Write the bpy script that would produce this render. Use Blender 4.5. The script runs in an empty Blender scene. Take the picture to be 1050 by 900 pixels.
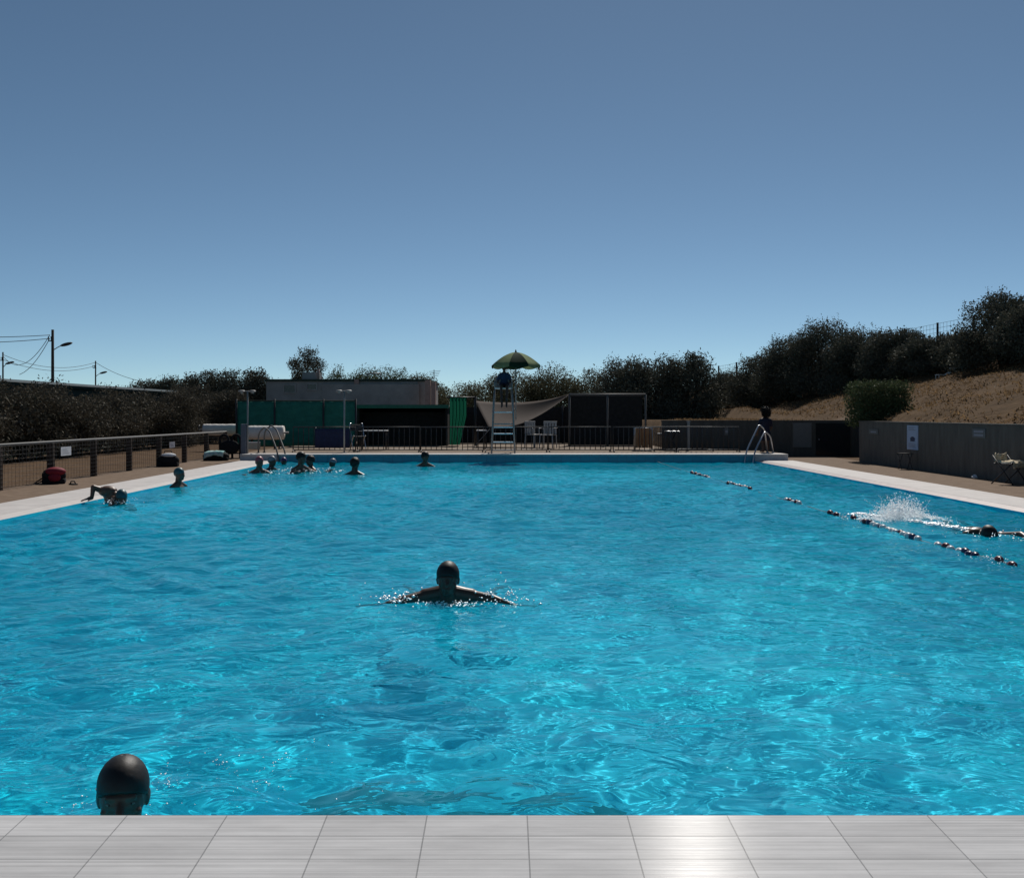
import bpy, bmesh, math, random
import numpy as np
from mathutils import Vector, Matrix, Euler

S = bpy.context.scene
C = S.collection
R = math.radians
PI = math.pi
random.seed(7)
F, CX, HY, CAMZ = 1120.0, 518.0, 424.0, 1.30      # focal length in photo pixels, vanishing point, eye height over the water


def at(px, py, Y):
    """the place in the world seen at photo pixel (px, py), Y metres from the camera"""
    return Vector(((px - CX) * Y / F, Y, CAMZ - (py - HY) * Y / F))


# ------------------------------------------------------------------ materials
def mat(name, col, rough=0.6, spec=0.3, var=0.0, scale=8.0, col2=None, stretch=None, bump=0.0, bscale=40.0, metal=0.0):
    m = bpy.data.materials.new(name)
    m.use_nodes = True
    nt = m.node_tree
    b = nt.nodes['Principled BSDF']
    b.inputs['Roughness'].default_value = rough
    b.inputs['Specular IOR Level'].default_value = spec
    b.inputs['Metallic'].default_value = metal
    b.inputs['Base Color'].default_value = (*col, 1)
    tc = nt.nodes.new('ShaderNodeTexCoord')
    mp = nt.nodes.new('ShaderNodeMapping')
    nt.links.new(tc.outputs['Object'], mp.inputs[0])
    if stretch:
        mp.inputs['Scale'].default_value = stretch
    if var > 0 or col2:
        no = nt.nodes.new('ShaderNodeTexNoise')
        no.inputs['Scale'].default_value = scale
        no.inputs['Detail'].default_value = 7
        no.inputs['Roughness'].default_value = 0.65
        nt.links.new(mp.outputs[0], no.inputs['Vector'])
        rp = nt.nodes.new('ShaderNodeValToRGB')
        rp.color_ramp.elements[0].position = 0.32
        rp.color_ramp.elements[1].position = 0.68
        c2 = col2 or tuple(c * (1 + var) for c in col)
        c1 = col if col2 else tuple(c * (1 - var) for c in col)
        rp.color_ramp.elements[0].color = (*c1, 1)
        rp.color_ramp.elements[1].color = (*c2, 1)
        nt.links.new(no.outputs['Fac'], rp.inputs[0])
        nt.links.new(rp.outputs[0], b.inputs['Base Color'])
    if bump > 0:
        n2 = nt.nodes.new('ShaderNodeTexNoise')
        n2.inputs['Scale'].default_value = bscale
        n2.inputs['Detail'].default_value = 5
        nt.links.new(mp.outputs[0], n2.inputs['Vector'])
        bp = nt.nodes.new('ShaderNodeBump')
        bp.inputs['Strength'].default_value = 0.6
        bp.inputs['Distance'].default_value = bump
        nt.links.new(n2.outputs['Fac'], bp.inputs['Height'])
        nt.links.new(bp.outputs[0], b.inputs['Normal'])
    return m


def leaf_mat(name, c1, c2, trans=0.25):
    m = bpy.data.materials.new(name)
    m.use_nodes = True
    nt = m.node_tree
    b = nt.nodes['Principled BSDF']
    out = nt.nodes['Material Output']
    g = nt.nodes.new('ShaderNodeNewGeometry')
    rp = nt.nodes.new('ShaderNodeValToRGB')
    rp.color_ramp.elements[0].color = (*c1, 1)
    rp.color_ramp.elements[1].color = (*c2, 1)
    nt.links.new(g.outputs['Random Per Island'], rp.inputs[0])
    nt.links.new(rp.outputs[0], b.inputs['Base Color'])
    b.inputs['Roughness'].default_value = 0.65
    b.inputs['Specular IOR Level'].default_value = 0.03
    t = nt.nodes.new('ShaderNodeBsdfTranslucent')
    nt.links.new(rp.outputs[0], t.inputs[0])
    mx = nt.nodes.new('ShaderNodeMixShader')
    mx.inputs[0].default_value = trans
    nt.links.new(b.outputs[0], mx.inputs[1])
    nt.links.new(t.outputs[0], mx.inputs[2])
    nt.links.new(mx.outputs[0], out.inputs[0])
    return m


def cloth_mat(name, col, trans=0.4, var=0.12):
    m = mat(name, col, 0.85, 0.1, var, 6.0)
    nt = m.node_tree
    b = nt.nodes['Principled BSDF']
    out = nt.nodes['Material Output']
    t = nt.nodes.new('ShaderNodeBsdfTranslucent')
    t.inputs[0].default_value = (*col, 1)
    mx = nt.nodes.new('ShaderNodeMixShader')
    mx.inputs[0].default_value = trans
    nt.links.new(b.outputs[0], mx.inputs[1])
    nt.links.new(t.outputs[0], mx.inputs[2])
    nt.links.new(mx.outputs[0], out.inputs[0])
    return m


def deck_mat():
    """pale brushed tiles, fine ribs running across, narrow grout"""
    m = bpy.data.materials.new('deck_tiles')
    m.use_nodes = True
    nt = m.node_tree
    L = nt.links.new
    b = nt.nodes['Principled BSDF']
    tc = nt.nodes.new('ShaderNodeTexCoord')
    mp = nt.nodes.new('ShaderNodeMapping')
    L(tc.outputs['Object'], mp.inputs[0])
    br = nt.nodes.new('ShaderNodeTexBrick')
    br.offset = 0.0
    br.squash = 1.0
    br.inputs['Scale'].default_value = 1.0
    br.inputs['Brick Width'].default_value = 0.269
    br.inputs['Row Height'].default_value = 0.1335
    br.inputs['Mortar Size'].default_value = 0.0017
    br.inputs['Mortar Smooth'].default_value = 0.1
    br.inputs['Bias'].default_value = 0.0
    br.inputs['Color1'].default_value = (0.54, 0.535, 0.535, 1)
    br.inputs['Color2'].default_value = (0.61, 0.605, 0.605, 1)
    br.inputs['Mortar'].default_value = (0.33, 0.33, 0.33, 1)
    L(mp.outputs[0], br.inputs['Vector'])
    m2 = nt.nodes.new('ShaderNodeMapping')
    m2.inputs['Scale'].default_value = (0.35, 60.0, 1.0)
    L(tc.outputs['Object'], m2.inputs[0])
    no = nt.nodes.new('ShaderNodeTexNoise')
    no.inputs['Scale'].default_value = 1.6
    no.inputs['Detail'].default_value = 6
    L(m2.outputs[0], no.inputs['Vector'])
    m3 = nt.nodes.new('ShaderNodeMapping')
    m3.inputs['Scale'].default_value = (0.8, 3.5, 1.0)
    L(tc.outputs['Object'], m3.inputs[0])
    n3 = nt.nodes.new('ShaderNodeTexNoise')
    n3.inputs['Scale'].default_value = 2.2
    n3.inputs['Detail'].default_value = 6
    n3.inputs['Roughness'].default_value = 0.7
    L(m3.outputs[0], n3.inputs['Vector'])
    r1 = nt.nodes.new('ShaderNodeMapRange')
    r1.inputs[1].default_value, r1.inputs[2].default_value = 0.3, 0.7
    r1.inputs[3].default_value, r1.inputs[4].default_value = 0.80, 1.09
    L(no.outputs['Fac'], r1.inputs[0])
    r2 = nt.nodes.new('ShaderNodeMapRange')
    r2.inputs[1].default_value, r2.inputs[2].default_value = 0.3, 0.7
    r2.inputs[3].default_value, r2.inputs[4].default_value = 0.82, 1.1
    L(n3.outputs['Fac'], r2.inputs[0])
    mu = nt.nodes.new('ShaderNodeMath')
    mu.operation = 'MULTIPLY'
    L(r1.outputs[0], mu.inputs[0])
    L(r2.outputs[0], mu.inputs[1])
    mc = nt.nodes.new('ShaderNodeMix')
    mc.data_type = 'RGBA'
    mc.blend_type = 'MULTIPLY'
    mc.inputs['Factor'].default_value = 1.0
    cb = nt.nodes.new('ShaderNodeCombineColor')
    for i in range(3):
        L(mu.outputs[0], cb.inputs[i])
    L(br.outputs['Color'], mc.inputs['A'])
    L(cb.outputs[0], mc.inputs['B'])
    L(mc.outputs['Result'], b.inputs['Base Color'])
    # ribs and grain tilt the normal only towards and away from the pool
    bp = nt.nodes.new('ShaderNodeBump')
    bp.inputs['Strength'].default_value = 0.35
    bp.inputs['Distance'].default_value = 0.0022
    L(no.outputs['Fac'], bp.inputs['Height'])
    b2 = nt.nodes.new('ShaderNodeBump')
    b2.inputs['Strength'].default_value = 0.8
    b2.inputs['Distance'].default_value = 0.002
    b2.invert = True
    L(br.outputs['Fac'], b2.inputs['Height'])
    L(bp.outputs[0], b2.inputs['Normal'])
    L(b2.outputs[0], b.inputs['Normal'])
    b.inputs['Roughness'].default_value = 0.25
    b.inputs['Specular IOR Level'].default_value = 0.042
    b.inputs['Anisotropic'].default_value = 0.97           # brushed across: the shine spreads only along the view
    tg = nt.nodes.new('ShaderNodeCombineXYZ')
    tg.inputs[1].default_value = 1.0
    L(tg.outputs[0], b.inputs['Tangent'])
    return m


def tile_mat():
    m = bpy.data.materials.new('pool_tiles')
    m.use_nodes = True
    nt = m.node_tree
    L = nt.links.new
    b = nt.nodes['Principled BSDF']
    tc = nt.nodes.new('ShaderNodeTexCoord')
    no = nt.nodes.new('ShaderNodeTexNoise')
    no.inputs['Scale'].default_value = 0.9
    no.inputs['Detail'].default_value = 8
    L(tc.outputs['Object'], no.inputs['Vector'])
    rp = nt.nodes.new('ShaderNodeValToRGB')
    rp.color_ramp.elements[0].position = 0.3
    rp.color_ramp.elements[1].position = 0.7
    rp.color_ramp.elements[0].color = (0.0, 0.49, 0.75, 1)
    rp.color_ramp.elements[1].color = (0.0, 0.74, 0.90, 1)
    L(no.outputs['Fac'], rp.inputs[0])
    L(rp.outputs[0], b.inputs['Base Color'])
    b.inputs['Roughness'].default_value = 0.5
    b.inputs['Specular IOR Level'].default_value = 0.2
    return m


def wall_tile_mat():
    m = bpy.data.materials.new('end_wall_tiles')
    m.use_nodes = True
    nt = m.node_tree
    L = nt.links.new
    b = nt.nodes['Principled BSDF']
    tc = nt.nodes.new('ShaderNodeTexCoord')
    mp = nt.nodes.new('ShaderNodeMapping')
    mp.inputs['Rotation'].default_value = (R(90), 0, 0)
    L(tc.outputs['Object'], mp.inputs[0])
    br = nt.nodes.new('ShaderNodeTexBrick')
    br.offset = 0.0
    br.inputs['Scale'].default_value = 1.0
    br.inputs['Brick Width'].default_value = 0.25
    br.inputs['Row Height'].default_value = 0.125
    br.inputs['Mortar Size'].default_value = 0.006
    br.inputs['Color1'].default_value = (0.010, 0.21, 0.30, 1)
    br.inputs['Color2'].default_value = (0.010, 0.26, 0.36, 1)
    br.inputs['Mortar'].default_value = (0.02, 0.14, 0.22, 1)
    L(mp.outputs[0], br.inputs['Vector'])
    L(br.outputs['Color'], b.inputs['Base Color'])
    b.inputs['Roughness'].default_value = 0.3
    return m


M = {}
M['deck'] = deck_mat()
M['tile'] = tile_mat()
M['endtile'] = wall_tile_mat()
M['coping'] = mat('pale_coping', (0.52, 0.49, 0.47), 0.7, 0.2, 0.10, 3.0, bump=0.004)
M['gutter'] = mat('gutter_tile', (0.40, 0.33, 0.31), 0.5, 0.3, 0.15, 4.0)
M['endgrey'] = mat('grey_render', (0.42, 0.42, 0.44), 0.7, 0.2, 0.12, 5.0)
M['paving'] = mat('tan_paving', (0.14, 0.097, 0.067), 0.9, 0.1, 0.0, 5.0, col2=(0.215, 0.155, 0.11), bump=0.01, bscale=30)
M['terrace'] = mat('terrace_paving', (0.18, 0.14, 0.105), 0.9, 0.1, 0.0, 3.0, col2=(0.25, 0.20, 0.155), bump=0.01, bscale=30)
M['soil'] = mat('dry_ground', (0.07, 0.043, 0.025), 0.95, 0.05, 0.0, 1.3, col2=(0.13, 0.085, 0.052), bump=0.06, bscale=8)
M['slope'] = mat('dry_slope', (0.06, 0.037, 0.019), 0.95, 0.05, 0.0, 1.4, col2=(0.115, 0.072, 0.038), bump=0.10, bscale=5)
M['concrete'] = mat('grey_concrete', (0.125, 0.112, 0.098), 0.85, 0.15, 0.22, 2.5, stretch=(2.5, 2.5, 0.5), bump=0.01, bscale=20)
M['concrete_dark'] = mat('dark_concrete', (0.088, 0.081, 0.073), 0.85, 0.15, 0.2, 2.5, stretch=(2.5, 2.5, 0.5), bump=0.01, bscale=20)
M['panelgrey'] = mat('grey_board', (0.16, 0.155, 0.15), 0.7, 0.2, 0.08)
M['dark'] = mat('dark_metal', (0.025, 0.025, 0.028), 0.5, 0.4, 0.1)
M['black'] = mat('black_fabric', (0.016, 0.016, 0.019), 0.85, 0.15, 0.2, 20)
M['wood'] = mat('dark_timber', (0.045, 0.032, 0.026), 0.85, 0.15, 0.25, 9.0, stretch=(6, 6, 1))
M['steel'] = mat('brushed_steel', (0.55, 0.56, 0.58), 0.32, 0.5, 0.06, metal=0.9)
M['greysteel'] = mat('galvanised_steel', (0.26, 0.255, 0.25), 0.55, 0.4, 0.1, metal=0.2)
M['dullsteel'] = mat('dull_steel', (0.13, 0.125, 0.12), 0.6, 0.3, 0.1)
M['casing'] = mat('blue_grey_casing', (0.10, 0.11, 0.14), 0.6, 0.3, 0.1)
M['offwhite'] = mat('weathered_plastic', (0.34, 0.34, 0.34), 0.6, 0.3, 0.1)
M['white'] = mat('white_plastic', (0.74, 0.73, 0.72), 0.5, 0.3, 0.06)
M['cover'] = mat('rolled_cover', (0.62, 0.59, 0.55), 0.6, 0.3, 0.12, 5.0, bump=0.01, bscale=14)
M['cream'] = mat('cream_plastic', (0.60, 0.54, 0.42), 0.6, 0.3, 0.08)
M['greenmesh'] = mat('green_windscreen', (0.026, 0.155, 0.125), 0.85, 0.1, 0.18, 2.5, stretch=(1, 1, 2.5))
M['greenroof'] = mat('green_roof_edge', (0.03, 0.14, 0.10), 0.7, 0.2, 0.12)
M['greencurtain'] = cloth_mat('green_curtain', (0.014, 0.135, 0.082), 0.42)
M['navy'] = mat('navy_banner', (0.03, 0.035, 0.075), 0.8, 0.1, 0.15)
M['sail'] = cloth_mat('tan_sail', (0.065, 0.05, 0.043), 0.06, 0.07)
M['greywall'] = mat('grey_wall', (0.28, 0.272, 0.265), 0.85, 0.1, 0.18, 1.6, bump=0.006)
M['pinkwall'] = mat('pinkish_render', (0.34, 0.24, 0.21), 0.85, 0.1, 0.12)
M['fascia'] = mat('dark_green_fascia', (0.035, 0.055, 0.045), 0.8, 0.15, 0.15)
M['roofedge'] = mat('pale_roof_edge', (0.42, 0.46, 0.45), 0.6, 0.3, 0.08)
M['darkscreen'] = mat('netting_and_shade', (0.03, 0.03, 0.03), 0.9, 0.05, 0.2)  # real netting, shed walls, and sheets that stand in for shade
M['glassdark'] = mat('dark_window', (0.02, 0.022, 0.025), 0.15, 0.5)
M['skin'] = mat('brown_skin', (0.068, 0.035, 0.024), 0.42, 0.4, 0.18, 14)
M['skin2'] = mat('tanned_skin', (0.125, 0.066, 0.044), 0.45, 0.4, 0.1, 12)
M['lips'] = mat('lips', (0.16, 0.05, 0.045), 0.5)
M['eye'] = mat('eye_white', (0.14, 0.13, 0.12), 0.4)
M['hair'] = mat('dark_hair', (0.012, 0.010, 0.009), 0.55, 0.3, 0.3, 40, bump=0.004, bscale=60)
M['capblack'] = mat('black_cap', (0.011, 0.010, 0.010), 0.55, 0.35, 0.15, 30, bump=0.006, bscale=16)
M['capteal'] = mat('teal_cap', (0.02, 0.085, 0.10), 0.45, 0.4, 0.1)
M['cappink'] = mat('dusty_pink_cap', (0.28, 0.07, 0.09), 0.45, 0.4, 0.1)
M['cappale'] = mat('pale_cap', (0.22, 0.22, 0.25), 0.45, 0.4, 0.1)
M['cappurple'] = mat('purple_cap', (0.08, 0.03, 0.11), 0.45, 0.4, 0.1)
M['trunks'] = mat('navy_swimwear', (0.01, 0.012, 0.03), 0.8)
M['shirt'] = mat('blue_shirt', (0.032, 0.052, 0.10), 0.85, 0.1, 0.1, 15)
M['red'] = mat('red_nylon', (0.22, 0.016, 0.03), 0.7, 0.2, 0.15, 12)
M['tealcloth'] = mat('teal_towel', (0.05, 0.33, 0.33), 0.9, 0.1, 0.0, 7, col2=(0.62, 0.68, 0.66))
M['beigecloth'] = mat('beige_towel', (0.62, 0.53, 0.38), 0.9, 0.1, 0.15, 9)
M['paper'] = mat('white_paper', (0.62, 0.63, 0.66), 0.7, 0.2, 0.04)
M['bluepaper'] = mat('pale_blue_poster', (0.40, 0.45, 0.58), 0.6, 0.2, 0.05)
M['ink'] = mat('dark_ink', (0.05, 0.05, 0.09), 0.7)
M['inkpale'] = mat('faded_ink', (0.28, 0.28, 0.32), 0.7)
M['tanwood'] = mat('tan_slats', (0.26, 0.16, 0.09), 0.7, 0.2, 0.2, 8)
M['floatred'] = mat('dark_red_float', (0.13, 0.02, 0.03), 0.35, 0.45)
M['floatwhite'] = mat('white_float', (0.72, 0.70, 0.70), 0.35, 0.45)
M['floatblue'] = mat('navy_float', (0.02, 0.025, 0.08), 0.35, 0.45)
M['darkpatch'] = mat('dark_teal_patch', (0.0, 0.07, 0.10), 0.7, 0.1, 0.2, 3)
M['rope'] = mat('pale_rope', (0.26, 0.27, 0.28), 0.7)
M['foam'] = mat('foam_glint_white', (0.93, 0.95, 0.97), 0.42, 0.5, metal=0.45)  # real foam; on the loose droplets the white stands in for sun glints
M['umbpale'] = cloth_mat('pale_green_canvas', (0.22, 0.28, 0.14), 0.2)
M['umbdark'] = cloth_mat('dark_green_canvas', (0.012, 0.035, 0.020), 0.12)
M['leaf_dark'] = leaf_mat('dark_leaves', (0.075, 0.077, 0.062), (0.11, 0.11, 0.08), 0.12)
M['leaf_olive'] = leaf_mat('olive_leaves', (0.085, 0.085, 0.055), (0.135, 0.125, 0.07), 0.22)
M['leaf_green'] = leaf_mat('green_leaves', (0.055, 0.072, 0.038), (0.09, 0.11, 0.05), 0.2)
M['leaf_hedge'] = leaf_mat('hedge_leaves', (0.07, 0.066, 0.054), (0.115, 0.10, 0.072), 0.12)
M['bark'] = mat('bark', (0.05, 0.038, 0.028), 0.95, 0.05, 0.3, 12, bump=0.02)
M['straw'] = leaf_mat('dry_straw', (0.11, 0.070, 0.036), (0.25, 0.165, 0.09), 0.45)
M['cable'] = mat('black_cable', (0.03, 0.03, 0.03), 0.6)
M['polewood'] = mat('weathered_pole', (0.07, 0.055, 0.045), 0.9, 0.1, 0.2, 10, stretch=(8, 8, 1))


# ------------------------------------------------------------------ mesh helpers
class MB:
    """collects solids; build() links them as ONE mesh object"""

    def __init__(self):
        self.v, self.f, self.mi, self.sm = [], [], [], []

    def add(self, v, f, mi=0, sm=False):
        o = len(self.v)
        self.v += [tuple(p) for p in v]
        self.f += [tuple(i + o for i in q) for q in f]
        self.mi += [mi] * len(f)
        self.sm += [sm] * len(f)
        return self

    def box(self, x0, x1, y0, y1, z0, z1, mi=0, bev=0.0):
        if bev > 0:
            bm = bmesh.new()
            bmesh.ops.create_cube(bm, size=1)
            for p in bm.verts:
                p.co = Vector(((x0 + x1) / 2 + p.co.x * (x1 - x0), (y0 + y1) / 2 + p.co.y * (y1 - y0), (z0 + z1) / 2 + p.co.z * (z1 - z0)))
            bmesh.ops.bevel(bm, geom=bm.edges[:], offset=bev, segments=2, affect='EDGES', profile=0.6)
            bm.verts.index_update()
            self.add([p.co for p in bm.verts], [[q.index for q in f.verts] for f in bm.faces], mi, False)
            bm.free()
            return self
        v = [(x0, y0, z0), (x1, y0, z0), (x1, y1, z0), (x0, y1, z0), (x0, y0, z1), (x1, y0, z1), (x1, y1, z1), (x0, y1, z1)]
        return self.add(v, [(0, 3, 2, 1), (4, 5, 6, 7), (0, 1, 5, 4), (1, 2, 6, 5), (2, 3, 7, 6), (3, 0, 4, 7)], mi)

    def tube(self, pts, r, n=8, mi=0, cap=True):
        pts = [Vector(p) for p in pts]
        rr = r if isinstance(r, (list, tuple)) else [r] * len(pts)
        v, f = [], []
        up = None
        for i, p in enumerate(pts):
            d = (pts[min(i + 1, len(pts) - 1)] - pts[max(i - 1, 0)]).normalized()
            if up is None:
                up = d.orthogonal().normalized()
            up = (up - d * up.dot(d))
            up = up.normalized() if up.length > 1e-6 else d.orthogonal().normalized()
            s = d.cross(up)
            for k in range(n):
                a = 2 * PI * k / n
                v.append(p + up * (math.cos(a) * rr[i]) + s * (math.sin(a) * rr[i]))
        for i in range(len(pts) - 1):
            for k in range(n):
                f.append((i * n + k, i * n + (k + 1) % n, (i + 1) * n + (k + 1) % n, (i + 1) * n + k))
        if cap:
            f.append(tuple(range(n - 1, -1, -1)))
            f.append(tuple((len(pts) - 1) * n + k for k in range(n)))
        return self.add(v, f, mi, True)

    def ball(self, c, r, mi=0, nu=12, nv=8, rot=None):
        rx, ry, rz = r if isinstance(r, (tuple, list)) else (r, r, r)
        c = Vector(c)
        v = [Vector((0, 0, rz))]
        for j in range(1, nv):
            t = PI * j / nv
            for i in range(nu):
                a = 2 * PI * i / nu
                v.append(Vector((rx * math.sin(t) * math.cos(a), ry * math.sin(t) * math.sin(a), rz * math.cos(t))))
        v.append(Vector((0, 0, -rz)))
        f = [(0, 1 + i, 1 + (i + 1) % nu) for i in range(nu)]
        for j in range(nv - 2):
            for i in range(nu):
                a, b = 1 + j * nu, 1 + (j + 1) * nu
                f.append((a + i, b + i, b + (i + 1) % nu, a + (i + 1) % nu))
        e = len(v) - 1
        a = 1 + (nv - 2) * nu
        f += [(e, a + (i + 1) % nu, a + i) for i in range(nu)]
        if rot is not None:
            v = [rot @ p for p in v]
        return self.add([p + c for p in v], f, mi, True)

    def capsule(self, p0, r0, p1, r1, n=12):
        """a tapered limb with round ends"""
        p0, p1 = Vector(p0), Vector(p1)
        d = (p1 - p0).normalized()
        pts, rr = [], []
        for k in range(4):
            a = PI / 2 * (1 - k / 4)
            pts.append(p0 - d * (math.sin(a) * r0)); rr.append(max(1e-4, math.cos(a) * r0))
        pts.append(p0); rr.append(r0)
        pts.append(p1); rr.append(r1)
        for k in range(1, 5):
            a = PI / 2 * k / 4
            pts.append(p1 + d * (math.sin(a) * r1)); rr.append(max(1e-4, math.cos(a) * r1))
        return self.tube(pts, rr, n)

    def build(self, name, m, parent=None, recv=False):
        me = bpy.data.meshes.new(name)
        me.from_pydata(self.v, [], self.f)
        ms = m if isinstance(m, (list, tuple)) else [m]
        for q in ms:
            me.materials.append(q)
        me.polygons.foreach_set('material_index', self.mi)
        me.polygons.foreach_set('use_smooth', self.sm)
        me.update()
        o = bpy.data.objects.new(name, me)
        C.objects.link(o)
        if parent:
            o.parent = parent
        if recv:
            o.cycles.is_caustics_receiver = True
        return o


def tag(o, label=None, cat=None, group=None, kind=None):
    if label: o['label'] = label
    if cat: o['category'] = cat
    if group: o['group'] = group
    if kind: o['kind'] = kind
    return o


def empty(name, label, cat, loc=(0, 0, 0), rz=0.0, group=None):
    o = bpy.data.objects.new(name, None)
    C.objects.link(o)
    o.location = loc
    o.rotation_euler = (0, 0, rz)
    o.empty_display_size = 0.2
    return tag(o, label, cat, group)


def copy_tree(o, parent=None):
    c = o.copy()
    C.objects.link(c)
    c.parent = parent
    for ch in list(o.children):
        copy_tree(ch, c)
    return c


def sheet(name, pts, m, label=None, kind='structure', recv=False):
    b = MB().add(pts, [tuple(range(len(pts)))])
    o = b.build(name, m, recv=recv)
    return tag(o, label, name.replace('_', ' '), kind=kind)


def np_mesh(name, V, Q, mats, parent=None, smooth=False):
    me = bpy.data.meshes.new(name)
    V = np.ascontiguousarray(V, dtype=np.float32)
    Q = np.ascontiguousarray(Q, dtype=np.int32)
    k = Q.shape[1]
    me.vertices.add(len(V)); me.vertices.foreach_set('co', V.ravel())
    me.loops.add(Q.size); me.loops.foreach_set('vertex_index', Q.ravel())
    me.polygons.add(len(Q)); me.polygons.foreach_set('loop_start', np.arange(0, Q.size, k, dtype=np.int32))
    me.polygons.foreach_set('use_smooth', np.full(len(Q), smooth))
    me.update(calc_edges=True)
    for m in mats: me.materials.append(m)
    o = bpy.data.objects.new(name, me)
    C.objects.link(o)
    if parent: o.parent = parent
    return o


# ------------------------------------------------------------------ world, sun, camera
SUN_EL, SUN_AZ = 45.0, 13.0
w = bpy.data.worlds.new("World")
S.world = w
w.use_nodes = True
nt = w.node_tree
sk = nt.nodes.new('ShaderNodeTexSky')
sk.sky_type = 'NISHITA'
sk.sun_disc = False
sk.sun_elevation = R(SUN_EL)
sk.sun_rotation = R(SUN_AZ)
sk.air_density, sk.dust_density, sk.ozone_density, sk.altitude = 0.60, 0.6, 5.0, 2600
tint = nt.nodes.new('ShaderNodeMix')
tint.data_type = 'RGBA'
tint.blend_type = 'MULTIPLY'
tint.inputs['Factor'].default_value = 1.0
tint.inputs['B'].default_value = (1.06, 1.05, 0.84, 1)
nt.links.new(sk.outputs[0], tint.inputs['A'])
nt.links.new(tint.outputs['Result'], nt.nodes['Background'].inputs[0])
nt.nodes['Background'].inputs[1].default_value = 0.110
sund = Vector((math.cos(R(SUN_EL)) * math.sin(R(SUN_AZ)), math.cos(R(SUN_EL)) * math.cos(R(SUN_AZ)), math.sin(R(SUN_EL))))
sl = bpy.data.lights.new('sun', 'SUN')
sl.energy = 5.0
sl.angle = R(0.5)
sl.color = (1.0, 0.95, 0.88)
sl.cycles.is_caustics_light = True
so = bpy.data.objects.new('sun', sl)
C.objects.link(so)
so.rotation_euler = sund.to_track_quat('Z', 'Y').to_euler()
so.location = (0, 0, 30)
cd = bpy.data.cameras.new('camera')
co = bpy.data.objects.new('camera', cd)
C.objects.link(co)
co.location = (0, 0, CAMZ)
co.rotation_euler = (PI / 2, 0, 0)
cd.sensor_width = 36
cd.lens = F / 1050 * 36
cd.shift_x, cd.shift_y = 7 / 1050, -26 / 1050
cd.clip_start, cd.clip_end = 0.05, 4000
S.camera = co
S.view_settings.view_transform = 'Standard'
S.view_settings.look = 'None'
S.view_settings.gamma = 1
S.view_settings.exposure = -0.35
S.cycles.use_denoising = True
S.cycles.max_bounces = 10
S.cycles.transparent_max_bounces = 12
S.cycles.sample_clamp_indirect = 3.0

# ------------------------------------------------------------------ pool and grounds
XL, XR, Y0, Y1 = -6.03, 6.67, 2.94, 29.15       # pool edges
TX0, TX1 = -7.08, 7.55                            # end terrace
DEP = -1.6
TZ = 0.22


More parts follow.
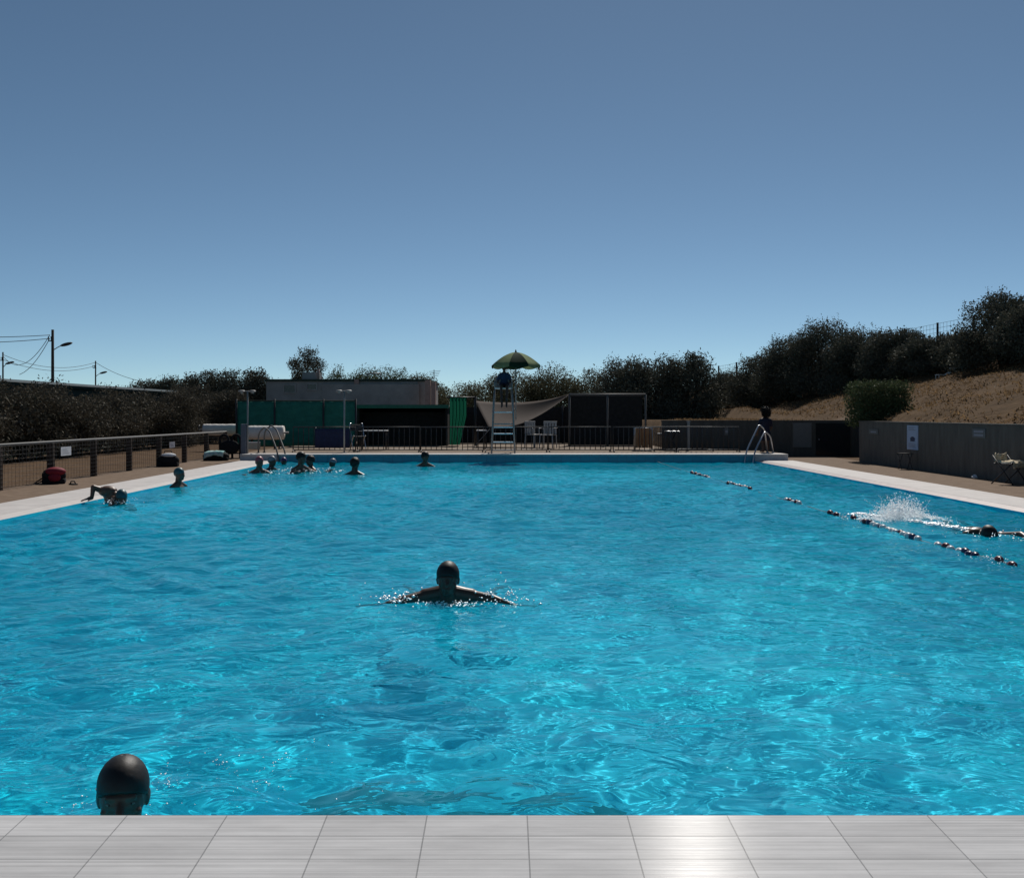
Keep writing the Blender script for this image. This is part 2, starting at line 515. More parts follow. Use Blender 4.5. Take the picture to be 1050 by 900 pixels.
def setting():
    fl = MB()
    fl.add([(XL, Y0, DEP + .2), (XR, Y0, DEP + .2), (XR, Y1, DEP), (XL, Y1, DEP)], [(0, 1, 2, 3)])
    tag(fl.build('pool_floor', M['tile'], recv=True), 'blue tiled floor of the pool under water', 'pool floor', kind='structure')
    mk = MB().add([(-.98, 4.88, DEP + .196), (.62, 4.88, DEP + .196), (.62, 5.28, DEP + .193), (-.98, 5.28, DEP + .193)], [(0, 1, 2, 3)])  # dark patch just above the floor, for the dark swirl in the water
    tag(mk.build('dark_floor_patch', M['darkpatch'], recv=True), 'dark patch on the pool floor near the deck', 'floor marking', kind='structure')
    wl = MB()
    c = [(XL, Y0), (XR, Y0), (XR, Y1), (XL, Y1)]
    for i in (0, 1, 3):
        a, b = c[i], c[(i + 1) % 4]
        top = 0.18 if i == 0 else 0.03
        wl.add([(*a, DEP), (*b, DEP), (*b, top), (*a, top)], [(3, 2, 1, 0)])
    tag(wl.build('pool_wall', M['tile'], recv=True), 'blue tiled sides of the pool', 'pool wall', kind='structure')
    ew = MB().add([(XL, Y1, DEP), (XR, Y1, DEP), (XR, Y1, TZ - .045), (XL, Y1, TZ - .045)], [(0, 1, 2, 3)])
    tag(ew.build('pool_wall', M['endtile'], recv=True), 'dark blue tiled end wall of the pool', 'pool wall', kind='structure')
    # end terrace: body, coping strip
    t = MB()
    t.box(TX0, XL - .001, Y1, Y1 + .5, -.4, TZ - .045)
    t.box(XR + .001, TX1, Y1, Y1 + .5, -.4, TZ - .045)
    tag(t.build('terrace_kerb', M['endgrey']), 'grey ends of the raised terrace', 'kerb', kind='structure')
    t = MB().box(TX0, TX1, Y1 + .5, 60, -.4, TZ - .005)
    tag(t.build('terrace', M['terrace']), 'tan paved terrace beyond the pool', 'terrace', kind='structure')
    t = MB().box(TX0, TX1, Y1 - .03, Y1 + .72, TZ - .045, TZ, bev=.012)
    tag(t.build('coping', M['coping']), 'white coping along the far end of the pool', 'coping', kind='structure')
    # side strips: flat pale strip and sloping gutter band
    for s, xe in ((-1, XL), (1, XR)):
        g = MB()
        a, b = xe, xe + s * .20
        y0, y1 = Y0 - 6, Y1
        q = [(a, y0, -.02), (a, y1, -.02), (b, y1, .05), (b, y0, .05)]
        g.add(q, [(0, 1, 2, 3) if s < 0 else (3, 2, 1, 0)])
        tag(g.build('gutter', M['gutter' if s > 0 else 'coping']), 'sloping overflow edge of the pool', 'gutter', kind='structure')
        p = MB()
        x0, x1 = sorted((b, xe + s * 1.0))
        n = 0
        y = Y0 - 6
        while y < Y1 - .1:                     # cast slabs with open joints
            e = min(y + 1.0, Y1)
            p.box(x0 + (.0 if s > 0 else 0), x1, y + .004, e - .004, -.1, .052)
            y = e
        tag(p.build('side_strip', M['coping']), 'pale paved strip along the pool side', 'pool edge', kind='structure')
    # near deck, sloping gently up to the pool
    sl_ = 0.035
    dl = 6.0
    d = MB()
    ang = math.atan(sl_)
    d.box(-9, 9, -dl, 0, -.08, 0)
    o = d.build('deck', M['deck'])
    o.location = (-0.075 + 0.134, Y0, TZ)
    o.rotation_euler = (ang, 0, 0)
    tag(o, 'pale grey tiled deck at the near end of the pool', 'deck', kind='structure')
    e = MB().box(-9, 9, Y0 - .5, Y0 - .003, -.3, TZ - .105)
    tag(e.build('deck_wall', M['endgrey']), 'wall under the near deck', 'deck wall', kind='structure')
    # ground sheets
    gz = .02
    px0, px1 = XL - 1.0, XR + 1.0
    g = MB()
    B = 2500
    for (x0, x1, y0, y1) in ((-B, -8.6, -60, B), (-8.6, px1 + 1.9, 60, B), (px1 + 1.9, B, -60, B), (-8.6, px1 + 1.9, -60, -3.06)):
        g.add([(x0, y0, gz), (x1, y0, gz), (x1, y1, gz), (x0, y1, gz)], [(0, 1, 2, 3)])
    tag(g.build('ground', M['soil']), 'dry brown ground around the pool', 'ground', kind='structure')
    for x0, x1, y0, y1 in ((-8.6, px0, -3.06, Y1), (px1, px1 + 1.9, -3.06, Y1), (-8.6, TX0, Y1, 60), (TX1, px1 + 1.9, Y1, 60)):
        p = MB().add([(x0, y0, gz + .004), (x1, y0, gz + .004), (x1, y1, gz + .004), (x0, y1, gz + .004)], [(0, 1, 2, 3)])
        tag(p.build('pavement', M['paving']), 'tan gravelly paving beside the pool', 'pavement', kind='structure')


setting()


def slope_z(X, Y):
    z = 1.04 + 0.30 * (X - 9.6)
    s_ = np.clip((X - 4.75) / .7, 0, 1); s_ = s_ * s_ * (3 - 2 * s_)
    z = np.where(Y > 33.0, np.maximum(z, (1.0 + .022 * (Y - 33) + .03 * (X - 6)) * s_ - .2 * (1 - s_)), z)
    z = np.where(X > 19.5, 4.01 + 0.08 * (X - 19.5), z)
    z = z + 0.06 * np.sin(X * 1.3 + Y * .7) + 0.05 * np.sin(Y * 1.9 - X * .6) + .04 * np.sin(X * 3.1 + 1) * np.sin(Y * 2.7)
    return z


def slopes():
    # right-hand bank behind the retaining walls
    for x0, x1, y0, y1 in ((9.62, 60, 4, 29.0), (10.75, 60, 29.0, 33.0), (4.72, 60, 33.02, 130)):
        nx, ny = int((x1 - x0) / .45) + 2, int((y1 - y0) / .6) + 2
        xs = x0 + (x1 - x0) * np.linspace(0, 1, nx) ** 1.3
        ys = np.linspace(y0, y1, ny)
        X, Y = np.meshgrid(xs, ys)
        Z = slope_z(X, Y)
        Z = np.where(X < 9.9, np.minimum(Z, 1.06), Z)
        Z = np.maximum(Z, -0.3)
        idx = np.arange(nx * ny).reshape(ny, nx)
        Q = np.stack([idx[:-1, :-1], idx[:-1, 1:], idx[1:, 1:], idx[1:, :-1]], -1).reshape(-1, 4)
        o = np_mesh('hillside', np.stack([X, Y, Z], -1).reshape(-1, 3), Q, [M['slope']], smooth=True)
        tag(o, 'dry brown grass bank above the wall', 'hillside', kind='structure')
    # far wooded hill on the left
    xs = np.linspace(-95, 5, 60); ys = np.linspace(95, 200, 40)
    X, Y = np.meshgrid(xs, ys)
    Z = 3.2 * np.exp(-(((X + 38) / 26) ** 2 + ((Y - 140) / 34) ** 2)) - .3
    idx = np.arange(2400).reshape(40, 60)
    Q = np.stack([idx[:-1, :-1], idx[:-1, 1:], idx[1:, 1:], idx[1:, :-1]], -1).reshape(-1, 4)
    o = np_mesh('hill', np.stack([X, Y, Z], -1).reshape(-1, 3), Q, [M['slope']], smooth=True)
    tag(o, 'low hill far behind the hedge', 'hill', kind='structure')


slopes()


# ------------------------------------------------------------------ water
def water():
    rng = np.random.default_rng(5)
    nx, ny = 560, 1300
    xs = np.linspace(XL, XR, nx)
    t = np.linspace(0, 1, ny)
    ys = Y0 + .002 + (Y1 - Y0 - .004) * (0.35 * t + 0.65 * t ** 1.9)
    X, Y = np.meshgrid(xs.astype(np.float32), ys.astype(np.float32))
    amp = 0.8 + 0.25 * np.sin(X * .55 + 1.3 + .3 * np.sin(Y * .4)) * np.sin(Y * .37 + .8) + .25 * np.sin(X * .23 - Y * .31)
    amp = amp * (1 - .45 * np.exp(-(((X - 2.6) / 1.1) ** 2 + ((Y - 4.0) / 1.6) ** 2)))
    amp = amp * (1 - .5 * np.exp(-(((X + 1.0) / .8) ** 2 + ((Y - 4.6) / .9) ** 2)))
    Z = np.zeros_like(X)
    wx = X + .10 * np.sin(Y * 1.7 + X * .8) + .05 * np.sin(Y * 4.1 - X * 2.3)
    wy = Y + .10 * np.sin(X * 1.5 - Y * .9) + .05 * np.sin(X * 3.7 + Y * 1.9)
    n = 90
    for i in range(n):
        u = (i + rng.random()) / n
        lam = 0.17 * (1.5 / 0.17) ** u
        k = 2 * PI / lam
        th = rng.random() * 2 * PI
        slope = 0.0205 * (1.0 if lam < .8 else .7)
        ph = rng.random() * 7
        Z += (slope / k) * np.sin(k * (wx * math.cos(th) + wy * math.sin(th)) + ph)
    Z *= amp
    idx = np.arange(nx * ny).reshape(ny, nx)
    Q = np.stack([idx[:-1, :-1], idx[:-1, 1:], idx[1:, 1:], idx[1:, :-1]], -1).reshape(-1, 4)
    m = bpy.data.materials.new('pool_water')
    m.use_nodes = True
    nt = m.node_tree
    nt.nodes.clear()
    L = nt.links.new
    out = nt.nodes.new('ShaderNodeOutputMaterial')
    g = nt.nodes.new('ShaderNodeBsdfGlass')
    g.inputs['IOR'].default_value = 1.26
    g.inputs['Roughness'].default_value = 0.0
    g.inputs['Color'].default_value = (0.80, 1.0, 1.0, 1)
    t = nt.nodes.new('ShaderNodeBsdfDiffuse')          # light scattered back by the slightly cloudy water
    t.inputs[0].default_value = (0.0, 0.51, 0.73, 1)
    mx = nt.nodes.new('ShaderNodeMixShader')
    mx.inputs[0].default_value = 0.22
    L(g.outputs[0], mx.inputs[1])
    L(t.outputs[0], mx.inputs[2])
    L(mx.outputs[0], out.inputs[0])
    tc = nt.nodes.new('ShaderNodeTexCoord')            # fine chop riding on the modelled waves
    mp = nt.nodes.new('ShaderNodeMapping')
    mp.inputs['Scale'].default_value = (1.0, 1.25, 1.0)
    L(tc.outputs['Object'], mp.inputs[0])
    n1 = nt.nodes.new('ShaderNodeTexNoise')
    n1.inputs['Scale'].default_value = 4.4
    n1.inputs['Detail'].default_value = 2.4
    n1.inputs['Roughness'].default_value = 0.55
    n1.inputs['Distortion'].default_value = 0.6
    L(mp.outputs[0], n1.inputs['Vector'])
    n2 = nt.nodes.new('ShaderNodeTexNoise')
    n2.inputs['Scale'].default_value = 0.55
    n2.inputs['Detail'].default_value = 2
    L(mp.outputs[0], n2.inputs['Vector'])
    mr = nt.nodes.new('ShaderNodeMapRange')
    mr.inputs[1].default_value, mr.inputs[2].default_value = 0.35, 0.62
    mr.inputs[3].default_value, mr.inputs[4].default_value = 0.55, 1.0
    L(n2.outputs['Fac'], mr.inputs[0])
    bp = nt.nodes.new('ShaderNodeBump')
    bp.inputs['Distance'].default_value = 0.027
    L(mr.outputs[0], bp.inputs['Strength'])
    L(n1.outputs['Fac'], bp.inputs['Height'])
    L(bp.outputs[0], g.inputs['Normal'])
    b2 = nt.nodes.new('ShaderNodeBump')
    b2.inputs['Distance'].default_value = 0.085
    L(mr.outputs[0], b2.inputs['Strength'])
    L(n1.outputs['Fac'], b2.inputs['Height'])
    L(b2.outputs[0], t.inputs['Normal'])
    o = np_mesh('water', np.stack([X, Y, Z], -1).reshape(-1, 3), Q, [m], smooth=True)
    o.cycles.is_caustics_caster = True
    tag(o, 'rippled blue pool water', 'water', kind='structure')


water()
#MARK

# ------------------------------------------------------------------ plants
def leaves(clumps, n, size, seed, up=0.0, aspect=0.42):
    """n little leaf blades spread through soft clumps (x, y, z, rx, ry, rz)"""
    rng = np.random.default_rng(seed)
    cl = np.array(clumps, dtype=np.float64)
    vol = (cl[:, 3] * cl[:, 4] * cl[:, 5]) ** (2 / 3)
    pick = rng.choice(len(cl), n, p=vol / vol.sum())
    d = rng.normal(size=(n, 3)); d /= np.linalg.norm(d, axis=1)[:, None]
    r = rng.random(n) ** 0.45 * (1 + .12 * rng.normal(size=n))
    p = cl[pick, :3] + d * r[:, None] * cl[pick, 3:6]
    a = rng.normal(size=(n, 3)); a[:, 2] += up; a /= np.linalg.norm(a, axis=1)[:, None]
    b = np.cross(a, rng.normal(size=(n, 3))); b /= np.linalg.norm(b, axis=1)[:, None]
    L = (size * (0.6 + .8 * rng.random(n)))[:, None]
    W = L * aspect
    V = np.stack([p - a * L * .5, p + b * W * .5, p + a * L * .5, p - b * W * .5], 1).reshape(-1, 3)
    Q = np.arange(n * 4).reshape(n, 4)
    return V, Q


def bush(name, label, cat, px, top, base, hw, Y, leaf, seed, n=4500, size=.15, sprigs=26, squat=1.0, group=None, depth=None, zground=None, tall=False, spr=.28):
    """a bush whose crown fills photo pixels px +- hw, top..base, Y metres away"""
    rng = random.Random(seed)
    k = Y / F
    P = at(px, base, Y)
    h = (base - top) * k
    rx = hw * k
    ry = (depth or rx * 1.0)
    zb = P.z if zground is None else zground
    h = P.z + h - zb
    root = empty(name, label, cat, (P.x, Y, zb), 0, group)
    cl = []
    if tall:
        for i in range(22):
            t = rng.random()
            cl.append((rng.uniform(-.85, .85) * rx * (1 - .5 * t), rng.uniform(-.6, .6) * ry, h * (.30 + .62 * t), rx * rng.uniform(.18, .34), rx * .3, h * rng.uniform(.06, .12)))
    else:
        m = 30
        for i in range(m):
            a = rng.uniform(0, 2 * PI); e = rng.random() ** .7
            q = math.sqrt(max(0, 1 - (e * .98) ** 2.6))
            s = rng.uniform(.24, .42)
            cl.append((math.cos(a) * q * rx * .8, math.sin(a) * q * ry * .8, h * e * .80, rx * s, ry * s, h * s * .55))
        cl.append((0, 0, h * .34, rx * .92, ry * .9, h * .42))
        cl.append((-rx * .45, 0, h * .22, rx * .55, ry * .6, h * .26))
        cl.append((rx * .45, 0, h * .22, rx * .55, ry * .6, h * .26))
    n, size = int(n * 5.2), size * .58
    V, Q = leaves(cl, n, size, seed)
    Vs, Qs = [V], [Q]
    o = len(V)
    # upright sprigs that break the outline
    tops = [c for c in (cl if tall else cl[:-3]) if c[2] > h * .42] or cl
    for i in range(sprigs):
        c = rng.choice(tops)
        bx, by, bz = c[0] + rng.uniform(-1, 1) * c[3] * .8, c[1] + rng.uniform(-1, 1) * c[4] * .8, c[2] + c[5] * .55
        ln = h * rng.uniform(.4, 1.0) * spr * .62
        tx, ty = bx + rng.uniform(-.3, .3) * ln, by + rng.uniform(-.3, .3) * ln
        cs = [(bx + (tx - bx) * t, by + (ty - by) * t, bz + ln * t, .10 * (1.3 - t) * rx * .6, .1 * rx * .6, ln * .12) for t in (0, .2, .4, .6, .8, 1)]
        v, q = leaves(cs, 26, size * .8, seed * 97 + i, up=1.2)
        Vs.append(v); Qs.append(q + o); o += len(v)
    np_mesh('crown', np.concatenate(Vs), np.concatenate(Qs), [M[leaf]], root)
    tr = MB()
    for i in range(5):
        a = 2 * PI * i / 5 + rng.random()
        e = rng.uniform(.3, .6)
        tr.tube([(0.1 * math.cos(a), .1 * math.sin(a), -.15), (rx * .2 * math.cos(a), ry * .2 * math.sin(a), h * .3), (rx * e * math.cos(a), ry * e * math.sin(a), h * rng.uniform(.6, .8))],
                [.07 * h * .5 + .02, .04 * h * .5 + .012, .012], 6)
    tr.build('trunk', M['bark'], root)
    return root


def plants():
    B = bush
    g = 'dark bushes along the top of the right-hand bank'
    # right bank, from the far end to the near end
    rb = [(752, 380, 424, 27, 54, 'low dark bush at far end of right bank, below the wire fence posts'),
          (783, 359, 419, 30, 50, 'dark bush on right bank, second from its far end'),
          (814, 340, 414, 32, 47, 'dark leafy bush on right bank, just left of the rounded tall one'),
          (846, 326, 408, 36, 45, 'tall rounded dark bush on right bank with spiky top'),
          (886, 334, 403, 34, 43, 'dark bush on right bank directly behind the square green shrub'),
          (922, 336, 397, 32, 41, 'dark bush on right bank, left of the fence posts on the skyline'),
          (958, 342, 392, 32, 39, 'low dark bush in front of the skyline fence posts'),
          (994, 340, 388, 28, 37, 'dark bush on right bank, between skyline fence posts and the tallest bush'),
          (1032, 297, 386, 38, 34.5, 'tallest dark bush on right bank with feathery top, at right edge'),
          (1078, 296, 386, 40, 32, 'dark bush at the right edge, partly out of the picture')]
    for i, (px, top, base, hw, Y, lab) in enumerate(rb):
        X = (px - CX) * Y / F
        B('bush', lab, 'bush', px, top, base, hw * 1.35, Y, 'leaf_dark', 100 + i, 6500, .15, 40, group=g, zground=float(slope_z(np.float64(X), np.float64(Y))) - .1)
    X = (910 - CX) * 28.9 / F
    sq = empty('shrub', 'squarish clipped green shrub on the bank just behind the wall', 'shrub', (X, 29.6, 1.0))
    cl = [(x, y, z, .26, .26, .24) for x in np.linspace(-.58, .58, 5) for y in (-.4, 0, .4) for z in np.linspace(.15, .98 , 4)]
    V, Q = leaves(cl, 17000, .07, 31)
    np_mesh('crown', V, Q, [M['leaf_green']], sq)
    tr = MB()
    for a in range(5):
        tr.tube([(.1 * math.cos(a), .1 * math.sin(a), -.1), (.35 * math.cos(a * 1.3), .3 * math.sin(a * 1.3), .8)], [.03, .01], 6)
    tr.build('trunk', M['bark'], sq)
    g = 'bushes behind the far end of the pool'
    mb = [(636, 366, 436, 26, 47, 'leaf_dark', 'dense black-green bush behind the right frame of dark netting'),
          (672, 365, 436, 30, 46, 'leaf_dark', 'broad dark bush, middle of three right of the sunshade'),
          (706, 359, 436, 24, 45, 'leaf_dark', 'tall dark bush with pointed twigs left of the fence gap'),
          (500, 388, 440, 26, 60, 'leaf_olive', 'low olive bush behind the lifeguard chair'),
          (534, 380, 440, 30, 59, 'leaf_olive', 'olive scrub bush behind the parasol pole'),
          (568, 377, 440, 28, 58, 'leaf_olive', 'olive scrub bush right of the parasol'),
          (600, 376, 440, 26, 57, 'leaf_olive', 'olive scrub bush beside the dense black-green bush'),
          (460, 390, 440, 26, 62, 'leaf_olive', 'low olive bush above the green curtain'),
          (428, 382, 440, 26, 64, 'leaf_olive', 'olive bush behind the pinkish chimney'),
          (392, 371, 430, 30, 63, 'leaf_green', 'round green bush behind the grey building roof'),
          (352, 373, 430, 24, 63, 'leaf_green', 'green bush right of the tall tufted tree')]
    for i, (px, top, base, hw, Y, lf, lab) in enumerate(mb):
        B('bush', lab, 'bush', px, top - 3, base, hw * 1.5, Y, lf, 200 + i, 5200, .18, 22, group=g, zground=.5 if px > 650 else -.1, spr=.14)
    B('tree', 'tall tree with tufted open crown above the grey building', 'tree', 311, 357, 432, 34, 60, 'leaf_dark', 301, 4200, .17, 46, tall=True, zground=0, spr=.12)
    g = 'trees on the far hill'
    ht = [(152, 388, 20, 'low dark tree at left end of the hill skyline'), (180, 384, 20, 'dark hill tree, second from left on the skyline'), (210, 374, 18, 'domed dark tree, highest on the hill skyline'),
          (238, 378, 20, 'dark hill tree right of the domed one'), (262, 376, 15, 'small tufted hill tree beside the tall open tree'), (282, 388, 15, 'low dark tree between hill and grey building')]
    for i, (px, top, hw, lab) in enumerate(ht):
        B('tree', lab, 'tree', px, top, 432, hw * 1.6, 92, 'leaf_dark', 400 + i, 3800, .30, 26, group=g, zground=-.1, spr=.10)
    # fill low between hill and fence, two broad shrubs
    g = 'broad shrubs at the far end of the hedge'
    for i, (px, hw, Y, lab) in enumerate([(196, 34, 50, 'broad dark shrub at far end of the hedge, left one'), (236, 32, 48, 'broad dark shrub at far end of the hedge, next to the green screen')]):
        B('shrub', lab, 'shrub', px, 392, 448, hw, Y, 'leaf_hedge', 450 + i, 5200, .15, 20, group=g, zground=0, spr=.1)
    # long hedge on the left
    hd = empty('hedge', 'long dark ivy-like hedge along the left side', 'hedge', (-12.6, 34, 0.02))
    rng = random.Random(77)
    cl = []
    for i in range(170):
        y = rng.uniform(-17, 14)
        z = rng.random()
        bul = .5 * math.sin(y * 1.1) + .3 * math.sin(y * 2.7)
        cl.append((rng.uniform(-.7, .55) + .25 * bul - .2 * z, y, .25 + z * (1.62 + .10 * bul), .5, .75, .42))
    V, Q = leaves(cl, 80000, .085, 78)
    V2, Q2 = leaves([(-.5, y, .9, .5, 1.2, .9) for y in np.linspace(-17, 14, 22)], 16000, .22, 79)
    np_mesh('foliage', np.concatenate([V, V2]), np.concatenate([Q, Q2 + len(V)]), [M['leaf_hedge']], hd)
    for y in np.linspace(-16.5, 13.5, 22):
        MB().tube([(-.3, y, -.05), (-.2 + rng.uniform(-.2, .2), y + rng.uniform(-.2, .2), 1.3)], [.04, .015], 6).build('stem', M['bark'], hd)
    # dry grass tufts on the bank
    r = np.random.default_rng(9)
    n = 70000
    Y = 14 + 48 * r.random(n); X = 6.3 + 11.5 * r.random(n)
    ok = (X > 9.8) | (Y > 33.3)
    X, Y = X[ok], Y[ok]
    n = len(X)
    ok = (np.sin(X * 2.1 + Y * .8) + np.sin(Y * 1.7 - X) + r.normal(size=n) * .8) > -.6
    X, Y = X[ok], Y[ok]
    ok = (Y < 29) | (X > 10.9) | (Y > 33.2)
    X, Y = X[ok], Y[ok]
    n = len(X)
    Z = np.maximum(np.minimum(slope_z(X, Y), 9), .9) - .02
    Z = np.where(X < 9.9, np.minimum(Z, 1.04), Z)
    a = r.random(n) * 2 * PI; h = .03 + .07 * r.random(n) ** 2; wd = .015 + .025 * r.random(n)
    dx, dy = np.cos(a) * wd, np.sin(a) * wd
    lx, ly = r.normal(size=n) * .06, r.normal(size=n) * .06
    V = np.stack([np.stack([X - dx, Y - dy, Z], -1), np.stack([X + dx, Y + dy, Z], -1), np.stack([X + lx + dx * .2, Y + ly + dy * .2, Z + h], -1), np.stack([X + lx - dx * .2, Y + ly - dy * .2, Z + h], -1)], 1).reshape(-1, 3)
    o = np_mesh('dry_grass', V, np.arange(n * 4).reshape(n, 4), [M['straw']])
    tag(o, 'straw-coloured dry grass on the bank', 'grass', kind='stuff')


plants()


# ------------------------------------------------------------------ left side: long low building, fence, hill poles
def left_side():
    b = empty('building', 'long low flat-roofed building behind the left hedge with pale roof edge', 'building', (-15.2, 33, 0))
    MB().box(-1.5, 1.0, -20, 13.4, 0, 2.12).build('wall', M['fascia'], b)
    MB().box(-1.7, 1.13, -20.2, 13.6, 2.121, 2.26).build('roof', M['fascia'], b)
    MB().box(1.132, 1.19, -20.2, 13.6, 2.20, 2.275).build('roof_edge', M['roofedge'], b)
    # pole fence along the paving
    f = empty('fence', 'low wire fence with dark wooden posts and pale top rail beside the pool', 'fence', (-8.4, 18, 0.02))
    ys = [-10.4 + 2.1 * i for i in range(12)]
    for y in ys:
        MB().box(-.055, .055, y - .055 + 2.1, y + .055 + 2.1, -.1, .74, bev=.008).build('post', M['wood'], f)
    MB().tube([(0, -9, .757), (0, 3, .755), (0, 14.9, .735)], .024, 8).build('top_rail', M['dullsteel'], f)
    wm = MB()
    for z in np.arange(.06, .74, .075):
        wm.tube([(.06, -8.5, z), (.06, 14.6, z)], .0022, 4)
    for y in np.arange(-8.5, 14.6, .14):
        wm.tube([(.063, y, .04), (.063, y, .72)], .002, 4)
    wm.build('wire_mesh', M['dark'], f)
    # notices on the fence
    for (px, y0, y1, wd, lab) in ((67, 458, 467, .24, 'white paper notice hung on the fence wire, left of the red bag'), (176, 453, 459, .22, 'small faded notice on the fence wire, near the dark bag')):
        Y = -8.33 * F / (px - CX)
        z1, z0 = CAMZ - (y0 - HY) * Y / F, CAMZ - (y1 - HY) * Y / F
        s = empty('notice', lab, 'notice', (-8.32, Y, z0))
        MB().box(0, .006, -wd, wd, 0, z1 - z0).build('sheet', M['paper' if wd > .23 else 'inkpale'], s)
        t = MB()
        for k in range(3):
            t.box(.0062, .0075, -wd * .7, wd * (.6 - .2 * k), (z1 - z0) * (.25 + .22 * k), (z1 - z0) * (.30 + .22 * k))
        t.build('faded_lines', M['inkpale' if wd > .23 else 'ink'], s)
    # bags on the paving
    P = at(50, 496, 19.9)
    s = empty('backpack', 'red and black backpack on the paving by the fence', 'bag', (-8.22, 19.9, .024), .3)
    MB().ball((0, 0, .15), (.21, .15, .15), nu=16, nv=10).box(-.2, .2, -.13, .13, 0, .10, bev=.04).build('body', M['black'], s)
    MB().ball((.03, -.05, .22), (.18, .13, .085), nu=16, nv=10).build('top_flap', M['red'], s)
    MB().ball((.02, -.14, .12), (.11, .05, .08)).build('pocket', M['red'], s)
    MB().tube([(-.15, -.1, .08), (-.26, -.15, .02), (-.32, -.05, .02), (-.2, .05, .1)], .012, 6).build('strap', M['black'], s)
    s = empty('bag', 'dark bag with a white cloth on top beside the fence', 'bag', (-8.12, 26.3, .024), .1)
    MB().ball((0, 0, .15), (.27, .16, .16), nu=16, nv=10).box(-.25, .25, -.13, .13, 0, .12, bev=.04).build('body', M['black'], s)
    MB().ball((.02, -.02, .27), (.18, .12, .06), nu=16, nv=8).build('cloth', M['paper'], s)
    MB().tube([(-.12, 0, .26), (-.07, .02, .38), (.07, .02, .38), (.12, 0, .26)], .012, 6).build('handle', M['black'], s)
    s = empty('bag', 'dark bag under a teal and white towel at the end of the fence', 'bag', (-7.86, 29.7, .024), .1)
    MB().ball((0, 0, .12), (.36, .2, .14), nu=16, nv=10).box(-.33, .33, -.16, .16, 0, .1, bev=.04).build('body', M['black'], s)
    tw = MB()
    rng = random.Random(4)
    nx, ny = 13, 9
    v = []
    for j in range(ny):
        for i in range(nx):
            x, y = -.30 + .52 * i / (nx - 1), -.22 + .4 * j / (ny - 1)
            v.append((x, y, .15 + .14 * math.sqrt(max(0, 1 - (x / .42) ** 2 - (y / .30) ** 2)) - .02 + rng.uniform(-.015, .015) - (.08 if j == 0 else 0)))
    q = [(j * nx + i, j * nx + i + 1, (j + 1) * nx + i + 1, (j + 1) * nx + i) for j in range(ny - 1) for i in range(nx - 1)]
    tw.add(v, q, 0, True)
    t = tw.build('towel', M['tealcloth'], s)
    md = t.modifiers.new('thick', 'SOLIDIFY'); md.thickness = .012
    # small dark thing left on the paving
    s = empty('sandal', 'single dark sandal lying on the paving right of the red bag', 'sandal', (-7.75, 19.6, .024), .7)
    MB().box(-.045, .045, -.12, .12, 0, .022, bev=.01).build('sole', M['black'], s)
    MB().tube([(-.045, .02, .015), (-.03, .03, .06), (.03, .03, .06), (.045, .02, .015)], .012, 6).build('strap', M['black'], s)


left_side()


def utility():
    g = 'utility poles beyond the hedge'

    def pole(px, top, Y, r, lab, lx=None, ly=None, arm=None):
        P = at(px, top, Y)
        e = empty('utility_pole', lab, 'utility pole', (P.x, Y, 0), 0, g)
        MB().tube([(0, 0, -.3), (0, 0, P.z)], [r, r * .72], 10).build('pole', M['polewood'], e)
        cb = MB().tube([(-.35, 0, P.z - .9), (.1, 0, P.z - .9)], .04, 6)
        for x in (-.33, -.12):
            cb.tube([(x, 0, P.z - .9), (x, 0, P.z - .62)], .035, 6).ball((x, 0, P.z - .6), .06)
        cb.build('insulators', M['dark'], e)
        if lx:
            A = at(lx, ly, Y)
            d = A.x - P.x
            s = 1 if d > 0 else -1
            MB().tube([(0, 0, A.z - .5), (d * .35, 0, A.z - .25), (d - s * .45, 0, A.z - .12)], .035, 6).build('lamp_arm', M['greysteel'], e)
            la = MB().ball((d, 0, A.z), (.52, .2, .13), nu=14, nv=8, rot=Matrix.Rotation(-s * .25, 3, 'Y'))
            la.v = [(x + d * (1 - 1), y, z) for x, y, z in la.v]
            la.build('lamp_head', M['dark'], e)
        return P

    p1 = pole(54, 338, 87, .145, 'tallest wooden utility pole with street lamp, left skyline', 68, 353)
    p2 = pole(98, 370, 139, .11, 'shorter distant utility pole with lamp, right of the tallest pole', 106, 382)
    p3 = pole(3, 361, 119, .11, 'utility pole at the left edge with lamp on its right', 10, 372)
    p4 = Vector((-74, 82, 7.6))

    def wire(a, b, sag, lab, r=.026):
        m = MB()
        pts = []
        for i in range(17):
            t = i / 16
            p = a.lerp(b, t); p.z -= sag * 4 * t * (1 - t)
            pts.append(p)
        m.tube(pts, r, 5)
        o = m.build('overhead_wire', M['cable'])
        tag(o, lab, 'cable', 'overhead wires between the utility poles')

    t1 = at(51, 343.5, 87); t1b = at(51, 347, 87)
    wire(t1, at(-120, 341, 80), .25, 'upper near-level wire running left from the tallest pole')
    wire(t1b, at(-120, 346, 80), .35, 'lower near-level wire running left from the tallest pole')
    wire(t1, at(3, 365, 119), 1.6, 'slack wire dropping from tallest pole top to the left-edge pole')
    wire(t1b, at(20, 384, 105), .5, 'steep thin wire dropping left behind the hedge from the tallest pole')
    wire(at(4, 364, 119), at(98, 371.5, 139), 1.0, 'upper sagging wire from the left-edge pole to the short distant pole')
    wire(at(4, 369, 119), at(98, 375, 139), .9, 'lower sagging wire from the left-edge pole to the short distant pole')
    wire(at(98, 371.5, 139), at(160, 393, 120), .5, 'wire descending right from the short distant pole to the hill trees')


utility()


